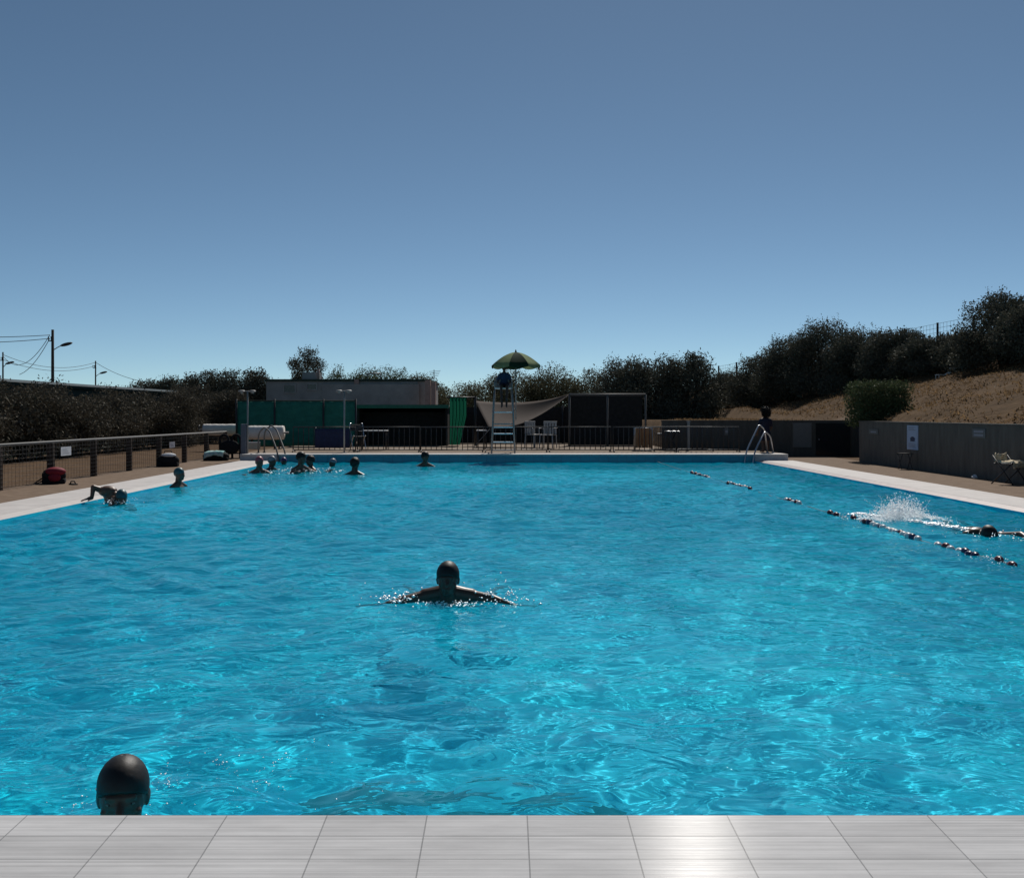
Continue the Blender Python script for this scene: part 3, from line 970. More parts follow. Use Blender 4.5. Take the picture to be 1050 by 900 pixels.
# ------------------------------------------------------------------ far end: buildings, screens, furniture
def far_end():
    # grey building
    b = empty('building', 'low grey flat-roofed building beyond the green screen', 'building', (0, 45, 0))
    x0, x1 = at(273, 400, 45).x, at(440, 400, 45).x
    zt = at(0, 391, 45).z
    wl = MB().box(x0, x1, 0, 6, 0, zt)
    wl.build('wall', M['greywall'], b)
    MB().box(x0 - .06, x1 + .06, -.08, 6.08, zt + .002, zt + .09).build('roof', M['fascia'], b)
    xs_ = at(331, 400, 45).x
    MB().box(xs_, x1 - .4, -.16, -.002, 0, zt - .12).build('front_wall', M['greywall'], b)
    for px, yy0, yy1, wd in ((297, 395, 402, .22), (320, 394, 399, .18), (420, 393, 400, .3)):
        a = at(px, yy0, 45)
        wn = MB().box(a.x - wd, a.x + wd, -.02, .05, at(0, yy1, 45).z, a.z).build('window', M['glassdark'], b)
        fr = MB()
        z0, z1 = at(0, yy1, 45).z, a.z
        fr.box(a.x - wd - .05, a.x - wd, -.05, -.003, z0 - .05, z1 + .05).box(a.x + wd, a.x + wd + .05, -.05, -.003, z0 - .05, z1 + .05)
        fr.box(a.x - wd, a.x + wd, -.05, -.003, z1, z1 + .05).box(a.x - wd, a.x + wd, -.05, -.003, z0 - .05, z0)
        fr.build('frame', M['greywall'], wn)
    a = at(320, 382, 46); MB().box(a.x - .34, a.x + .30, .6, 1.6, zt + .09, a.z).build('chimney', M['greywall'], b)
    a = at(328.5, 379, 46); MB().tube([(a.x, .5, zt), (a.x, .5, a.z)], .05, 8).build('vent_pipe', M['pinkwall'], b)
    a = at(366, 389, 45); MB().box(a.x - .09, a.x + .09, -.12, -.005, at(0, 402, 45).z, a.z).build('vent_stack', M['pinkwall'], b)
    v = MB()
    a = at(377, 383, 46); c = at(390, 383, 46)
    v.tube([(a.x, 1, zt), (a.x, 1, a.z), (c.x, 1, a.z), (c.x, 1, zt)], .035, 6)
    v.build('roof_rail', M['greysteel'], b)
    # pinkish pier with an aerial
    e = empty('chimney', 'pinkish rendered double pier with an aerial beside the grey building', 'chimney', (at(441, 400, 44).x, 44, 0))
    MB().box(-.19, .02, -.2, .2, 0, at(0, 390, 44).z, bev=.015).build('pier', M['pinkwall'], e)
    MB().box(.05, .23, -.16, .16, 0, at(0, 392, 44).z, bev=.015).build('pier', M['pinkwall'], e)
    an = MB().tube([(.16, 0, at(0, 392, 44).z), (.16, 0, at(0, 379, 44).z)], .014, 6)
    for k in range(4):
        z = at(0, 381 + k * 1.7, 44).z
        an.tube([(.16 - .2 + .03 * k, 0, z), (.16 + .26 - .03 * k, .05, z + .04)], .008, 5)
    an.build('aerial', M['dark'], e)
    # green windscreen fence
    s = empty('screen_fence', 'green fabric windscreen fence left of the dark shed', 'fence', (0, 36, TZ))
    xa, xb = at(243, 430, 36).x, at(365, 430, 36).x
    nx, nz = 60, 10
    v = [(xa + (xb - xa) * i / nx, .03 * math.sin(i * 1.05) * math.sin(j * .7 + 1) + .015 * math.sin(i * 2.3 + j), .02 + 1.46 * j / nz) for j in range(nz + 1) for i in range(nx + 1)]
    q = [(j * (nx + 1) + i, j * (nx + 1) + i + 1, (j + 1) * (nx + 1) + i + 1, (j + 1) * (nx + 1) + i) for j in range(nz) for i in range(nx)]
    sc = MB().add(v, q, 0, True).build('fabric', M['greenmesh'], s)
    md = sc.modifiers.new('thick', 'SOLIDIFY'); md.thickness = .008
    for px in (243, 282, 332, 365):
        x = at(px, 430, 36).x
        MB().tube([(x, -.07, -.2), (x, -.07, 1.56)], .03, 8).build('post', M['dark'], s)
    MB().tube([(xa, -.07, 1.5), (xb, -.07, 1.5)], .02, 6).build('top_rail', M['fascia'], s)
    # dark shed
    s = empty('shed', 'open-fronted dark shed with a green roof edge', 'shed', (0, 37, TZ))
    xa, xb = at(366, 430, 37).x, at(459, 430, 37).x
    zt = at(0, 418, 37).z - TZ
    w_ = MB().box(xa, xa + .08, 0, 4, 0, zt).box(xb - .08, xb, 0, 4, 0, zt).box(xa + .081, xb - .081, 3.9, 4, 0, zt)
    w_.build('wall', M['darkscreen'], s)
    MB().box(xa - .05, xb + .05, -.15, 4.1, zt + .002, zt + .06).build('roof', M['fascia'], s)
    MB().box(xa - .05, xb + .05, -.2, -.152, zt - .02, zt + .10).build('fascia_board', M['greenroof'], s)
    MB().box(xa + .09, xb - .09, 1.0, 1.06, 0, zt - .15).build('dark_backing', M['darkscreen'], s)  # near-black sheet standing in for the unlit shed interior
    # green curtain
    s = empty('curtain', 'bright green pleated tarpaulin curtain hanging at the shed corner', 'curtain', (at(461, 430, 36.8).x, 36.8, TZ))
    W = 17.5 * 36.8 / F
    H = at(0, 408, 36.8).z - TZ - .03
    nx, nz = 50, 16
    v = []
    for j in range(nz + 1):
        t = j / nz
        ww = W * (.60 + .40 * min(1, t * 1.6))
        for i in range(nx + 1):
            u = i / nx
            v.append((u * ww, .08 * math.sin(u * 2 * PI * 5) - .02, .03 + H * t))
    q = [(j * (nx + 1) + i, j * (nx + 1) + i + 1, (j + 1) * (nx + 1) + i + 1, (j + 1) * (nx + 1) + i) for j in range(nz) for i in range(nx)]
    MB().add(v, q, 0, True).build('tarpaulin', M['greencurtain'], s)
    MB().tube([(-.1, 0, H + .05), (W + .3, 0, H + .05)], .025, 8).build('rail', M['dark'], s)
    MB().tube([(W + .3, 0, -.1), (W + .3, 0, H + .08)], .03, 8).build('post', M['dark'], s)
    # dark sheet behind the sail, put in for the black shade under it
    s = empty('dark_backdrop', 'long dark sheet behind the sail and the chairs, standing in for shade', 'fence', (0, 40, TZ))
    xa, xb = at(459, 430, 40).x, at(616, 430, 40).x
    MB().box(xa, xb, 0, .03, 0, 1.32).build('netting', M['darkscreen'], s)  # near-black sheet, its colour stands for the shade under the sail
    for x in np.linspace(xa, xb, 5):
        MB().tube([(x, -.05, -.1), (x, -.05, 1.38)], .03, 8).build('post', M['dark'], s)
    # steel frame with dark netting
    s = empty('shelter_frame', 'grey steel frame hung with dark netting, right of the sail', 'frame', (0, 36.4, TZ))
    zt = at(0, 404.5, 36.4).z - TZ
    xs = [at(p, 430, 36.4).x for p in (584, 623, 662)]
    for x in xs:
        MB().tube([(x, 0, -.1), (x, 0, zt)], .035, 8).build('post', M['dullsteel'], s)
    MB().tube([(xs[0], 0, zt), (xs[2], 0, zt)], .035, 8).build('top_bar', M['dullsteel'], s)
    MB().box(xs[0], xs[2], .9, .93, 0, zt - .04).build('netting', M['darkscreen'], s)
    MB().box(xs[0], xs[2], .9, .96, zt - .039, zt).build('rear_bar', M['dark'], s)
    for x in xs[::2]:
        MB().tube([(x, 0, zt), (x, .93, zt)], .025, 8).build('side_bar', M['dullsteel'], s)
    # shade sail
    s = empty('shade_sail', 'sagging tan shade sail behind the lifeguard chair', 'shade sail', (0, 36, 0))
    def bez(p, t):
        a, b_, c, d = p
        return a * (1 - t) ** 3 + b_ * 3 * t * (1 - t) ** 2 + c * 3 * t * t * (1 - t) + d * t ** 3
    tp = [at(487, 411, 37.2), at(520, 414, 37), at(555, 414, 36.6), at(583, 404, 36.3)]
    bt = [at(502, 440, 34.6), at(530, 441, 34.8), at(556, 427, 35.6), at(583.4, 405, 36.25)]
    nu, nv = 28, 12
    v = []
    for j in range(nv + 1):
        for i in range(nu + 1):
            a, b_ = bez(tp, i / nu), bez(bt, i / nu)
            p = a.lerp(b_, j / nv)
            p.z -= .16 * math.sin(PI * j / nv) * math.sin(PI * i / nu)
            v.append((p.x, p.y - 36, p.z))
    q = [(j * (nu + 1) + i, j * (nu + 1) + i + 1, (j + 1) * (nu + 1) + i + 1, (j + 1) * (nu + 1) + i) for j in range(nv) for i in range(nu)]
    sc = MB().add(v, q, 0, True).build('canvas', M['sail'], s)
    md = sc.modifiers.new('thick', 'SOLIDIFY'); md.thickness = .006
    k = int(nv * .55)
    MB().tube([Vector(v[k * (nu + 1) + i]) + Vector((0, -.012, -.01)) for i in range(nu + 1)], .012, 5).build('seam', M['bark'], s)
    a = Vector(v[0]); MB().tube([(a.x, a.y, 0.1), (a.x, a.y, a.z + .05)], .03, 8).build('post', M['dark'], s)
    a = Vector(v[nv * (nu + 1)]); MB().tube([a, (a.x - .5, a.y - .1, .24)], .008, 5).build('guy_rope', M['rope'], s)


far_end()


def railings():
    g = 'railing panels along the far terrace'
    W, H, Y = 1.76, .70, 30.75

    def panel(name, label):
        e = empty(name, label, 'railing', (0, 0, TZ), 0, g)
        fr = MB()
        fr.tube([(0, 0, .05), (0, 0, H), (W, 0, H), (W, 0, .05)], .017, 8)
        fr.build('frame', M['dark'], e)
        MB().tube([(0, 0, .06), (W, 0, .06)], .015, 8).build('bottom_rail', M['dark'], e)
        for x in (.02, W - .02):
            MB().tube([(x, -.22, .012), (x, 0, .05), (x, .22, .012)], .016, 6).build('foot', M['dark'], e)
        gr = MB()
        for i in range(1, 12):
            x = W * i / 12
            gr.tube([(x, 0, .06), (x, 0, H)], .011, 6)
        gr.build('grille', M['dark'], e)
        return e

    labs = ['black railing panel in front of the green windscreen', 'black railing panel at the right end of the green windscreen', 'black railing panel in front of the shed opening',
            'black railing panel in front of the green curtain', 'black railing panel directly behind the lifeguard chair', 'black railing panel in front of the plastic chairs', 'black railing panel in front of the steel frame']
    for i, lab in enumerate(labs):
        if i == 0:
            p = panel('railing', lab)
        else:
            p = copy_tree(first)
        if i == 0: first = p
        p['label'] = lab
        p.location = (-6.35 + 1.38 + i * (W + .04) - 1.0, Y + .12 * math.sin(i * 2.1), TZ)
        p.rotation_euler = (0, 0, .02 * math.sin(i * 3.3))
    # barrier at the right, standing apart
    e = copy_tree(first)
    e.name = 'barrier'
    e['label'] = 'black railing panel at the right end, half behind the stacked chairs'
    e.location = (at(668, 460, 31.3).x, 31.2, TZ); e.rotation_euler = (0, 0, .12)
    # banner
    x0, x1 = at(322, 440, 30.5).x, at(358, 440, 30.5).x
    s = empty('banner', 'dark navy banner tied to the railing beside the thin shower post', 'banner', (x0, 30.62, TZ))
    nx, nz = 24, 6
    v = [((x1 - x0) * i / nx, .012 * math.sin(i * .9 + j * .5), .12 + .54 * j / nz) for j in range(nz + 1) for i in range(nx + 1)]
    q = [(j * (nx + 1) + i, j * (nx + 1) + i + 1, (j + 1) * (nx + 1) + i + 1, (j + 1) * (nx + 1) + i) for j in range(nz) for i in range(nx)]
    o = MB().add(v, q, 0, True).build('cloth', M['navy'], s)
    md = o.modifiers.new('thick', 'SOLIDIFY'); md.thickness = .005
    for x in (.02, (x1 - x0) - .02):
        MB().tube([(x, 0, .64), (x, .1, .70)], .005, 5).build('tie', M['rope'], s)


railings()


def guard_chair():
    Y = 30.0
    s = empty('lifeguard_chair', 'tall pale metal lifeguard chair with ladder rungs at the far end', 'lifeguard chair', (at(516, 460, Y).x, Y, TZ))
    k = Y / F
    def zz(py): return at(0, py, Y).z - TZ
    for sx in (-1, 1):
        MB().tube([(sx * .315, -.35, 0), (sx * .265, -.05, zz(413)), (sx * .225, .12, zz(398))], .024, 8).build('leg', M['greysteel'], s)
        MB().tube([(sx * .33, .85, 0), (sx * .23, .50, zz(398))], .024, 8).build('leg', M['greysteel'], s)
        MB().tube([(sx * .235, .12, zz(398)), (sx * .245, .10, zz(391)), (sx * .245, .5, zz(391))], .02, 8).build('armrest', M['greysteel'], s)
        MB().tube([(sx * .30, -.25, zz(448)), (sx * .30, .78, zz(448))], .018, 6).build('side_brace', M['greysteel'], s)
    for py, wd, m in ((461, .31, 'greysteel'), (453, .305, 'steel'), (444.5, .295, 'steel'), (438, .29, 'steel'), (434.5, .285, 'greysteel')):
        z = zz(py); y = -.35 + .30 * z / zz(413)
        MB().box(-wd + .03, wd - .03, y - .04, y + .05, z - .016, z + .016, bev=.005).build('rung', M[m], s)
    MB().box(-.25, .25, -.20, .12, zz(422.6) - .02, zz(422.6) + .012, bev=.006).build('footrest', M['white'], s)
    MB().box(-.23, .23, .06, .52, zz(398) - .02, zz(398) + .02, bev=.008).build('seat', M['white'], s)
    MB().box(-.23, .23, .50, .53, zz(398) + .05, zz(386), bev=.008).build('backrest', M['greysteel'], s)
    # parasol
    P = at(529, 377, Y)
    u = empty('parasol', 'green striped parasol open above the lifeguard chair', 'parasol', (P.x, Y + .30, TZ))
    ztop = at(0, 361, Y + .3).z - TZ; zr = at(0, 374.5, Y + .3).z - TZ
    rad = .70
    MB().tube([(0, 0, .9), (0, 0, ztop + .06)], .018, 8).build('pole', M['greysteel'], u)
    cn = MB()
    n = 8
    def cp(i, t, sub):
        a0, a1 = 2 * PI * (i - .5) / n + .12, 2 * PI * (i + .5) / n + .12
        pa, pb = Vector((math.cos(a0), math.sin(a0), 0)), Vector((math.cos(a1), math.sin(a1), 0))
        d = pa.lerp(pb, sub)
        z = ztop - (ztop - zr) * (t ** 1.75) - .015 * math.sin(PI * sub) * t
        return Vector((d.x * rad * t, d.y * rad * t, z))
    for i in range(n):
        v = []
        for j in range(9):
            for q in range(7):
                v.append(cp(i, j / 8, q / 6))
        for q in range(7):
            c = cp(i, 1, q / 6)
            v.append(Vector((c.x * 1.004, c.y * 1.004, c.z - .05 - .035 * math.sin(PI * q / 6))))
        f = [(j * 7 + q, j * 7 + q + 1, (j + 1) * 7 + q + 1, (j + 1) * 7 + q) for j in range(9) for q in range(6)]
        cn.add(v, f, (i + 1) % 2, True)
    cn.build('canopy', [M['umbpale'], M['umbdark']], u)
    for i in range(n):
        a = 2 * PI * (i + .5) / n + .12
        pts = [Vector((math.cos(a) * rad * t, math.sin(a) * rad * t, ztop - (ztop - zr) * t ** 1.75 - .012)) for t in np.linspace(0.02, 1, 8)]
        MB().tube(pts, .006, 5).build('rib', M['greysteel'], u)
    MB().tube([(0, 0, ztop), (0, 0, ztop + .07)], [.03, .008], 8).build('finial', M['umbdark'], u)
    MB().tube([(0, -.0, 1.2), (-.09, -.0, 1.2)], .02, 6).build('clamp', M['dark'], u)


guard_chair()


def showers():
    g = 'poolside shower posts'
    s = empty('shower_post', 'pale shower post with two heads and a thick grey lower casing, far left corner', 'shower', (-7.0, 29.42, TZ - .002), 0, g)
    zt = at(0, 401, 29.4).z - TZ
    MB().tube([(.04, .1, 0), (.04, .1, zt)], .022, 8).build('pipe', M['greysteel'], s)
    MB().box(-.12, .02, -.03, .15, 0, .80, bev=.015).build('casing', M['casing'], s)
    MB().tube([(-.14, .1, zt), (.20, .1, zt)], .016, 8).build('cross_pipe', M['greysteel'], s)
    for x in (-.12, .17):
        MB().ball((x, .1, zt + .0), (.10, .07, .035)).tube([(x, .1, zt), (x, .1, zt - .06)], [.03, .045], 8).build('shower_head', M['greysteel'], s)
    s = empty('shower_post', 'thin pale shower post with two heads beside the navy banner', 'shower', (at(353, 464, 29.95).x, 29.95, TZ), 0, g)
    zt = at(0, 401, 29.95).z - TZ
    MB().tube([(0, 0, 0), (0, 0, zt)], .022, 8).build('pipe', M['greysteel'], s)
    MB().tube([(0, 0, 0), (0, 0, .02)], .07, 10).build('base_plate', M['greysteel'], s)
    MB().tube([(-.16, 0, zt), (.14, 0, zt)], .016, 8).build('cross_pipe', M['greysteel'], s)
    for x in (-.14, .12):
        MB().ball((x, 0, zt), (.10, .07, .035)).tube([(x, 0, zt), (x, 0, zt - .06)], [.03, .045], 8).build('shower_head', M['greysteel'], s)


showers()


def arc(pts, n=6):
    """rounds the corners of a polyline"""
    pts = [Vector(p) for p in pts]
    out = [pts[0]]
    for i in range(1, len(pts) - 1):
        a, b, c = pts[i - 1], pts[i], pts[i + 1]
        d = min((a - b).length, (c - b).length) * .42
        p, q = b + (a - b).normalized() * d, b + (c - b).normalized() * d
        for k in range(n + 1):
            t = k / n
            out.append(p * (1 - t) ** 2 + b * 2 * t * (1 - t) + q * t * t)
    out.append(pts[-1])
    return out


def ladders():
    g = 'steel pool ladders at the corners of the far end'
    # right ladder
    s = empty('pool_ladder', 'steel pool ladder with two hoop rails at the right end of the far wall', 'pool ladder', (0, 0, 0), 0, g)
    Y = 29.3
    for (fx, tx, ty, bx, dy) in ((761, 780, 435, 787, .0), (769, 786, 442, 793, -.12)):
        a = at(fx, 466, Y); t = at(tx, ty, Y + .45 + dy); b = at(bx, 466, Y + .75 + dy)
        pts = arc([(a.x, 29.06 + dy * .5, -.75), (a.x, 29.06 + dy * .5, .18), (t.x - .04, t.y, t.z), (t.x + .13, t.y + .08, t.z - .14), (b.x, b.y, TZ - .01)])
        MB().tube(pts, .021, 10).build('rail', M['steel'], s)
        MB().tube([(b.x, b.y, TZ), (b.x, b.y, TZ + .02)], .045, 10).build('base_flange', M['steel'], s)
    a, b = at(761, 466, Y).x, at(769, 466, Y).x
    for z in (-.10, -.36, -.62):
        MB().box(a - .02, b + .03, 28.96, 29.08, z - .015, z + .015, bev=.006).build('step', M['steel'], s)
    # left ladder, darker
    s = empty('pool_ladder', 'dark weathered pool ladder with hoop rails at the left end of the far wall', 'pool ladder', (0, 0, 0), 0, g)
    for (fx, tx, ty, bx, dy) in ((295, 279, 436.5, 271, .15), (288, 272, 438.5, 265, -.05)):
        a = at(fx, 466, Y); t = at(tx, ty, Y + .45 + dy); b = at(bx, 466, Y + .75 + dy)
        pts = arc([(a.x, 29.06 + dy * .5, -.75), (a.x, 29.06 + dy * .5, .2), (t.x + .12, t.y, t.z - .10), (t.x - .03, t.y + .02, t.z + .02), (b.x, b.y, t.z - .16), (b.x, b.y, TZ - .01)])
        MB().tube(pts, .021, 10).build('rail', M['dullsteel'], s)
        MB().tube([(b.x, b.y, TZ), (b.x, b.y, TZ + .02)], .045, 10).build('base_flange', M['dullsteel'], s)
    a, b = at(288, 466, Y).x, at(295, 466, Y).x
    for z in (-.10, -.36, -.62):
        MB().box(a - .03, b + .03, 28.96, 29.08, z - .015, z + .015, bev=.006).build('step', M['dullsteel'], s)


ladders()


def left_corner():
    g = 'pool cover reels at the far left corner'
    def reel(label, px0, px1, py, r, Y, gz):
        a, b = at(px0, py, Y), at(px1, py, Y)
        s = empty('cover_reel', label, 'cover reel', ((a.x + b.x) / 2, Y, gz), 0, g)
        L = (b.x - a.x) / 2; z = a.z - gz
        roll = MB()
        rng = random.Random(px0)
        pts = [(-L + 2 * L * i / 24, 0, z) for i in range(25)]
        roll.tube(pts, [r * (1 + rng.uniform(-.025, .025)) for _ in pts], 20)
        roll.build('rolled_cover', M['cover'], s)
        MB().tube([(-L - .15, 0, z), (L + .15, 0, z)], .03, 8).build('axle', M['greysteel'], s)
        for x in (-L * .82, L * .82):
            MB().tube([(x, -.25, 0.02), (x, 0, z - r * .9), (x, .25, 0.02)], .025, 8).tube([(x, -.25, .02), (x, .25, .02)], .025, 8).build('stand', M['dark'], s)
        hw = MB()
        pts = [(-L - .14, .16 * math.cos(t), z + .16 * math.sin(t)) for t in np.linspace(0, 2 * PI, 17)]
        hw.tube(pts, .012, 6)
        for t in (0, PI / 2):
            hw.tube([(-L - .14, .16 * math.cos(t), z + .16 * math.sin(t)), (-L - .14, -.16 * math.cos(t), z - .16 * math.sin(t))], .01, 6)
        hw.build('hand_wheel', M['dark'], s)
    reel('thick white rolled pool cover on a reel right of the shower post', 255, 291, 443.5, .215, 33.6, TZ)
    reel('thinner white rolled pool cover on a reel left of the shower post', 209, 247, 440.6, .20, 37.0, .024)
    P = at(260, 459, 33.0)
    s = empty('crate', 'cream plastic crate under the thick rolled cover', 'crate', (P.x, 33.1, TZ))
    MB().box(-.16, .16, -.12, .12, 0, .19, bev=.015).build('box', M['cream'], s)
    MB().box(-.17, .17, -.13, .13, .191, .22, bev=.008).build('lid', M['white'], s)
    s = empty('hoop_rack', 'black twin-hoop rack standing between fence end and shower post', 'rack', (at(236, 466, 30.9).x, 30.9, .024))
    for x in (-.17, .17):
        pts = [(x - .11, 0, 0), (x - .12, 0, .52)] + [(x - .12 * math.cos(t), 0, .54 + .14 * math.sin(t)) for t in np.linspace(0.2, PI - .2, 9)] + [(x + .12, 0, .52), (x + .11, 0, 0)]
        MB().tube(pts, .035, 8).build('hoop', M['black'], s)
    MB().box(-.32, .32, -.04, .04, .0, .03).build('base_bar', M['black'], s)
    MB().ball((-.02, -.02, .33), (.30, .06, .20)).build('hanging_hose', M['black'], s)


left_corner()


def chair_mesh(name, label, loc, rz, m, group):
    """a moulded garden armchair"""
    s = empty(name, label, 'chair', loc, rz, group)
    MB().box(-.22, .22, -.22, .22, .40, .43, bev=.012).build('seat', M[m], s)
    bk = MB()
    for x in np.linspace(-.18, .18, 5):
        bk.box(x - .032, x + .032, .20, .225, .44, .80, bev=.006)
    bk.box(-.22, .22, .20, .235, .78, .84, bev=.01)
    bk.build('backrest', M[m], s)
    for x in (-.2, .2):
        for y in (-.2, .2):
            MB().tube([(x * 1.08, y * 1.08, 0), (x, y, .41)], .02, 6).build('leg', M[m], s)
        MB().tube(arc([(x * 1.15, -.2, .41), (x * 1.15, -.2, .62), (x * 1.15, .21, .64)]), .02, 6).build('armrest', M[m], s)
    return s


def clutter():
    g = 'white garden chairs beneath the sail'
    chair_mesh('garden_chair', 'white plastic garden chair under the sail, left of the pair', (at(548, 455, 34.6).x, 34.6, TZ), .7, 'offwhite', g)
    chair_mesh('garden_chair', 'white plastic garden chair under the sail, right of the pair', (at(562, 455, 34.2).x, 34.2, TZ), -.35, 'offwhite', g)
    s = empty('stool', 'small white stool left of the lifeguard chair in the shade', 'stool', (at(494, 455, 35).x, 35, TZ))
    MB().box(-.17, .17, -.17, .17, .52, .56, bev=.012).build('seat', M['white'], s)
    for x in (-.13, .13):
        for y in (-.13, .13):
            MB().tube([(x * 1.2, y * 1.2, 0), (x, y, .52)], .015, 6).build('leg', M['dark'], s)
    # table in front of the shed
    P = at(383, 441, 32.4)
    s = empty('table', 'narrow table with a pale top before the dark shed', 'table', (P.x, 32.4, TZ))
    z = P.z - TZ
    MB().box(-.42, .42, -.2, .2, z - .03, z, bev=.006).build('tabletop', M['white'], s)
    for x in (-.38, .38):
        for y in (-.16, .16):
            MB().tube([(x, y, 0), (x, y, z - .03)], .014, 6).build('leg', M['dark'], s)
    # folding chair with curved tubes
    s = empty('folding_chair', 'folding chair of curved pale tubes beside the thin shower post', 'chair', (at(367, 460, 31.6).x, 31.6, TZ), .4)
    for x in (-.19, .19):
        MB().tube(arc([(x, -.22, 0), (x, .05, .42), (x, .2, .78), (x * .8, .22, .80)]), .014, 8).build('side_tube', M['steel'], s)
        MB().tube(arc([(x * .9, .25, 0), (x * .9, -.1, .40), (x * .9, -.2, .44)]), .014, 8).build('leg', M['steel'], s)
    MB().box(-.18, .18, -.2, .12, .41, .43, bev=.008).build('seat', M['dark'], s)
    MB().box(-.18, .18, .17, .19, .58, .76, bev=.008).build('backrest', M['dark'], s)
    # stack of slatted chairs at the right
    P = at(659, 460, 32.2)
    s = empty('chair_stack', 'stack of folded chairs with tan slats at the right end of the railings', 'chair stack', (P.x, 32.2, TZ))
    for k in range(3):
        sl_ = MB()
        for i in range(5):
            x = -.2 + .1 * i
            sl_.box(x - .028, x + .028, -.25 + k * .14, -.23 + k * .14, .08, .62 + .02 * k)
        sl_.build('slats', M['tanwood'], s)
        MB().tube([(-.25, -.24 + k * .14, 0), (-.25, -.24 + k * .14, .66), (.25, -.24 + k * .14, .66), (.25, -.24 + k * .14, 0)], .016, 6).build('frame', M['steel'], s)
    s = empty('side_table', 'small table with a pale top right of the chair stack', 'table', (at(678.5, 460, 33).x, 33, TZ))
    z = at(0, 444, 33).z - TZ
    MB().box(-.12, .12, -.12, .12, z - .025, z, bev=.006).build('tabletop', M['white'], s)
    for x in (-.09, .09):
        MB().tube([(x, 0, 0), (x, 0, z - .02)], .014, 6).build('leg', M['dark'], s)
    s = empty('folding_table', 'long folding table with bright edge near the right wall', 'table', (at(689, 460, 32.3).x, 32.3, TZ))
    z = at(0, 441.6, 32.3).z - TZ
    MB().box(-.2, .2, -.25, .25, z - .025, z, bev=.006).build('tabletop', M['steel'], s)
    for x in (-.16, .16):
        MB().tube([(x, -.2, 0), (-x, .2, z - .02)], .014, 6).build('leg', M['dark'], s)
    s = empty('post', 'short pale post standing at the left end of the far wall', 'post', (at(706, 460, 32.2).x, 32.2, TZ))
    MB().box(-.035, .035, -.035, .035, 0, at(0, 433, 32.2).z - TZ, bev=.006).build('shaft', M['greysteel'], s)
    MB().box(-.05, .05, -.05, .05, at(0, 433, 32.2).z - TZ + .001, at(0, 432, 32.2).z - TZ + .01).build('cap', M['greysteel'], s)


clutter()


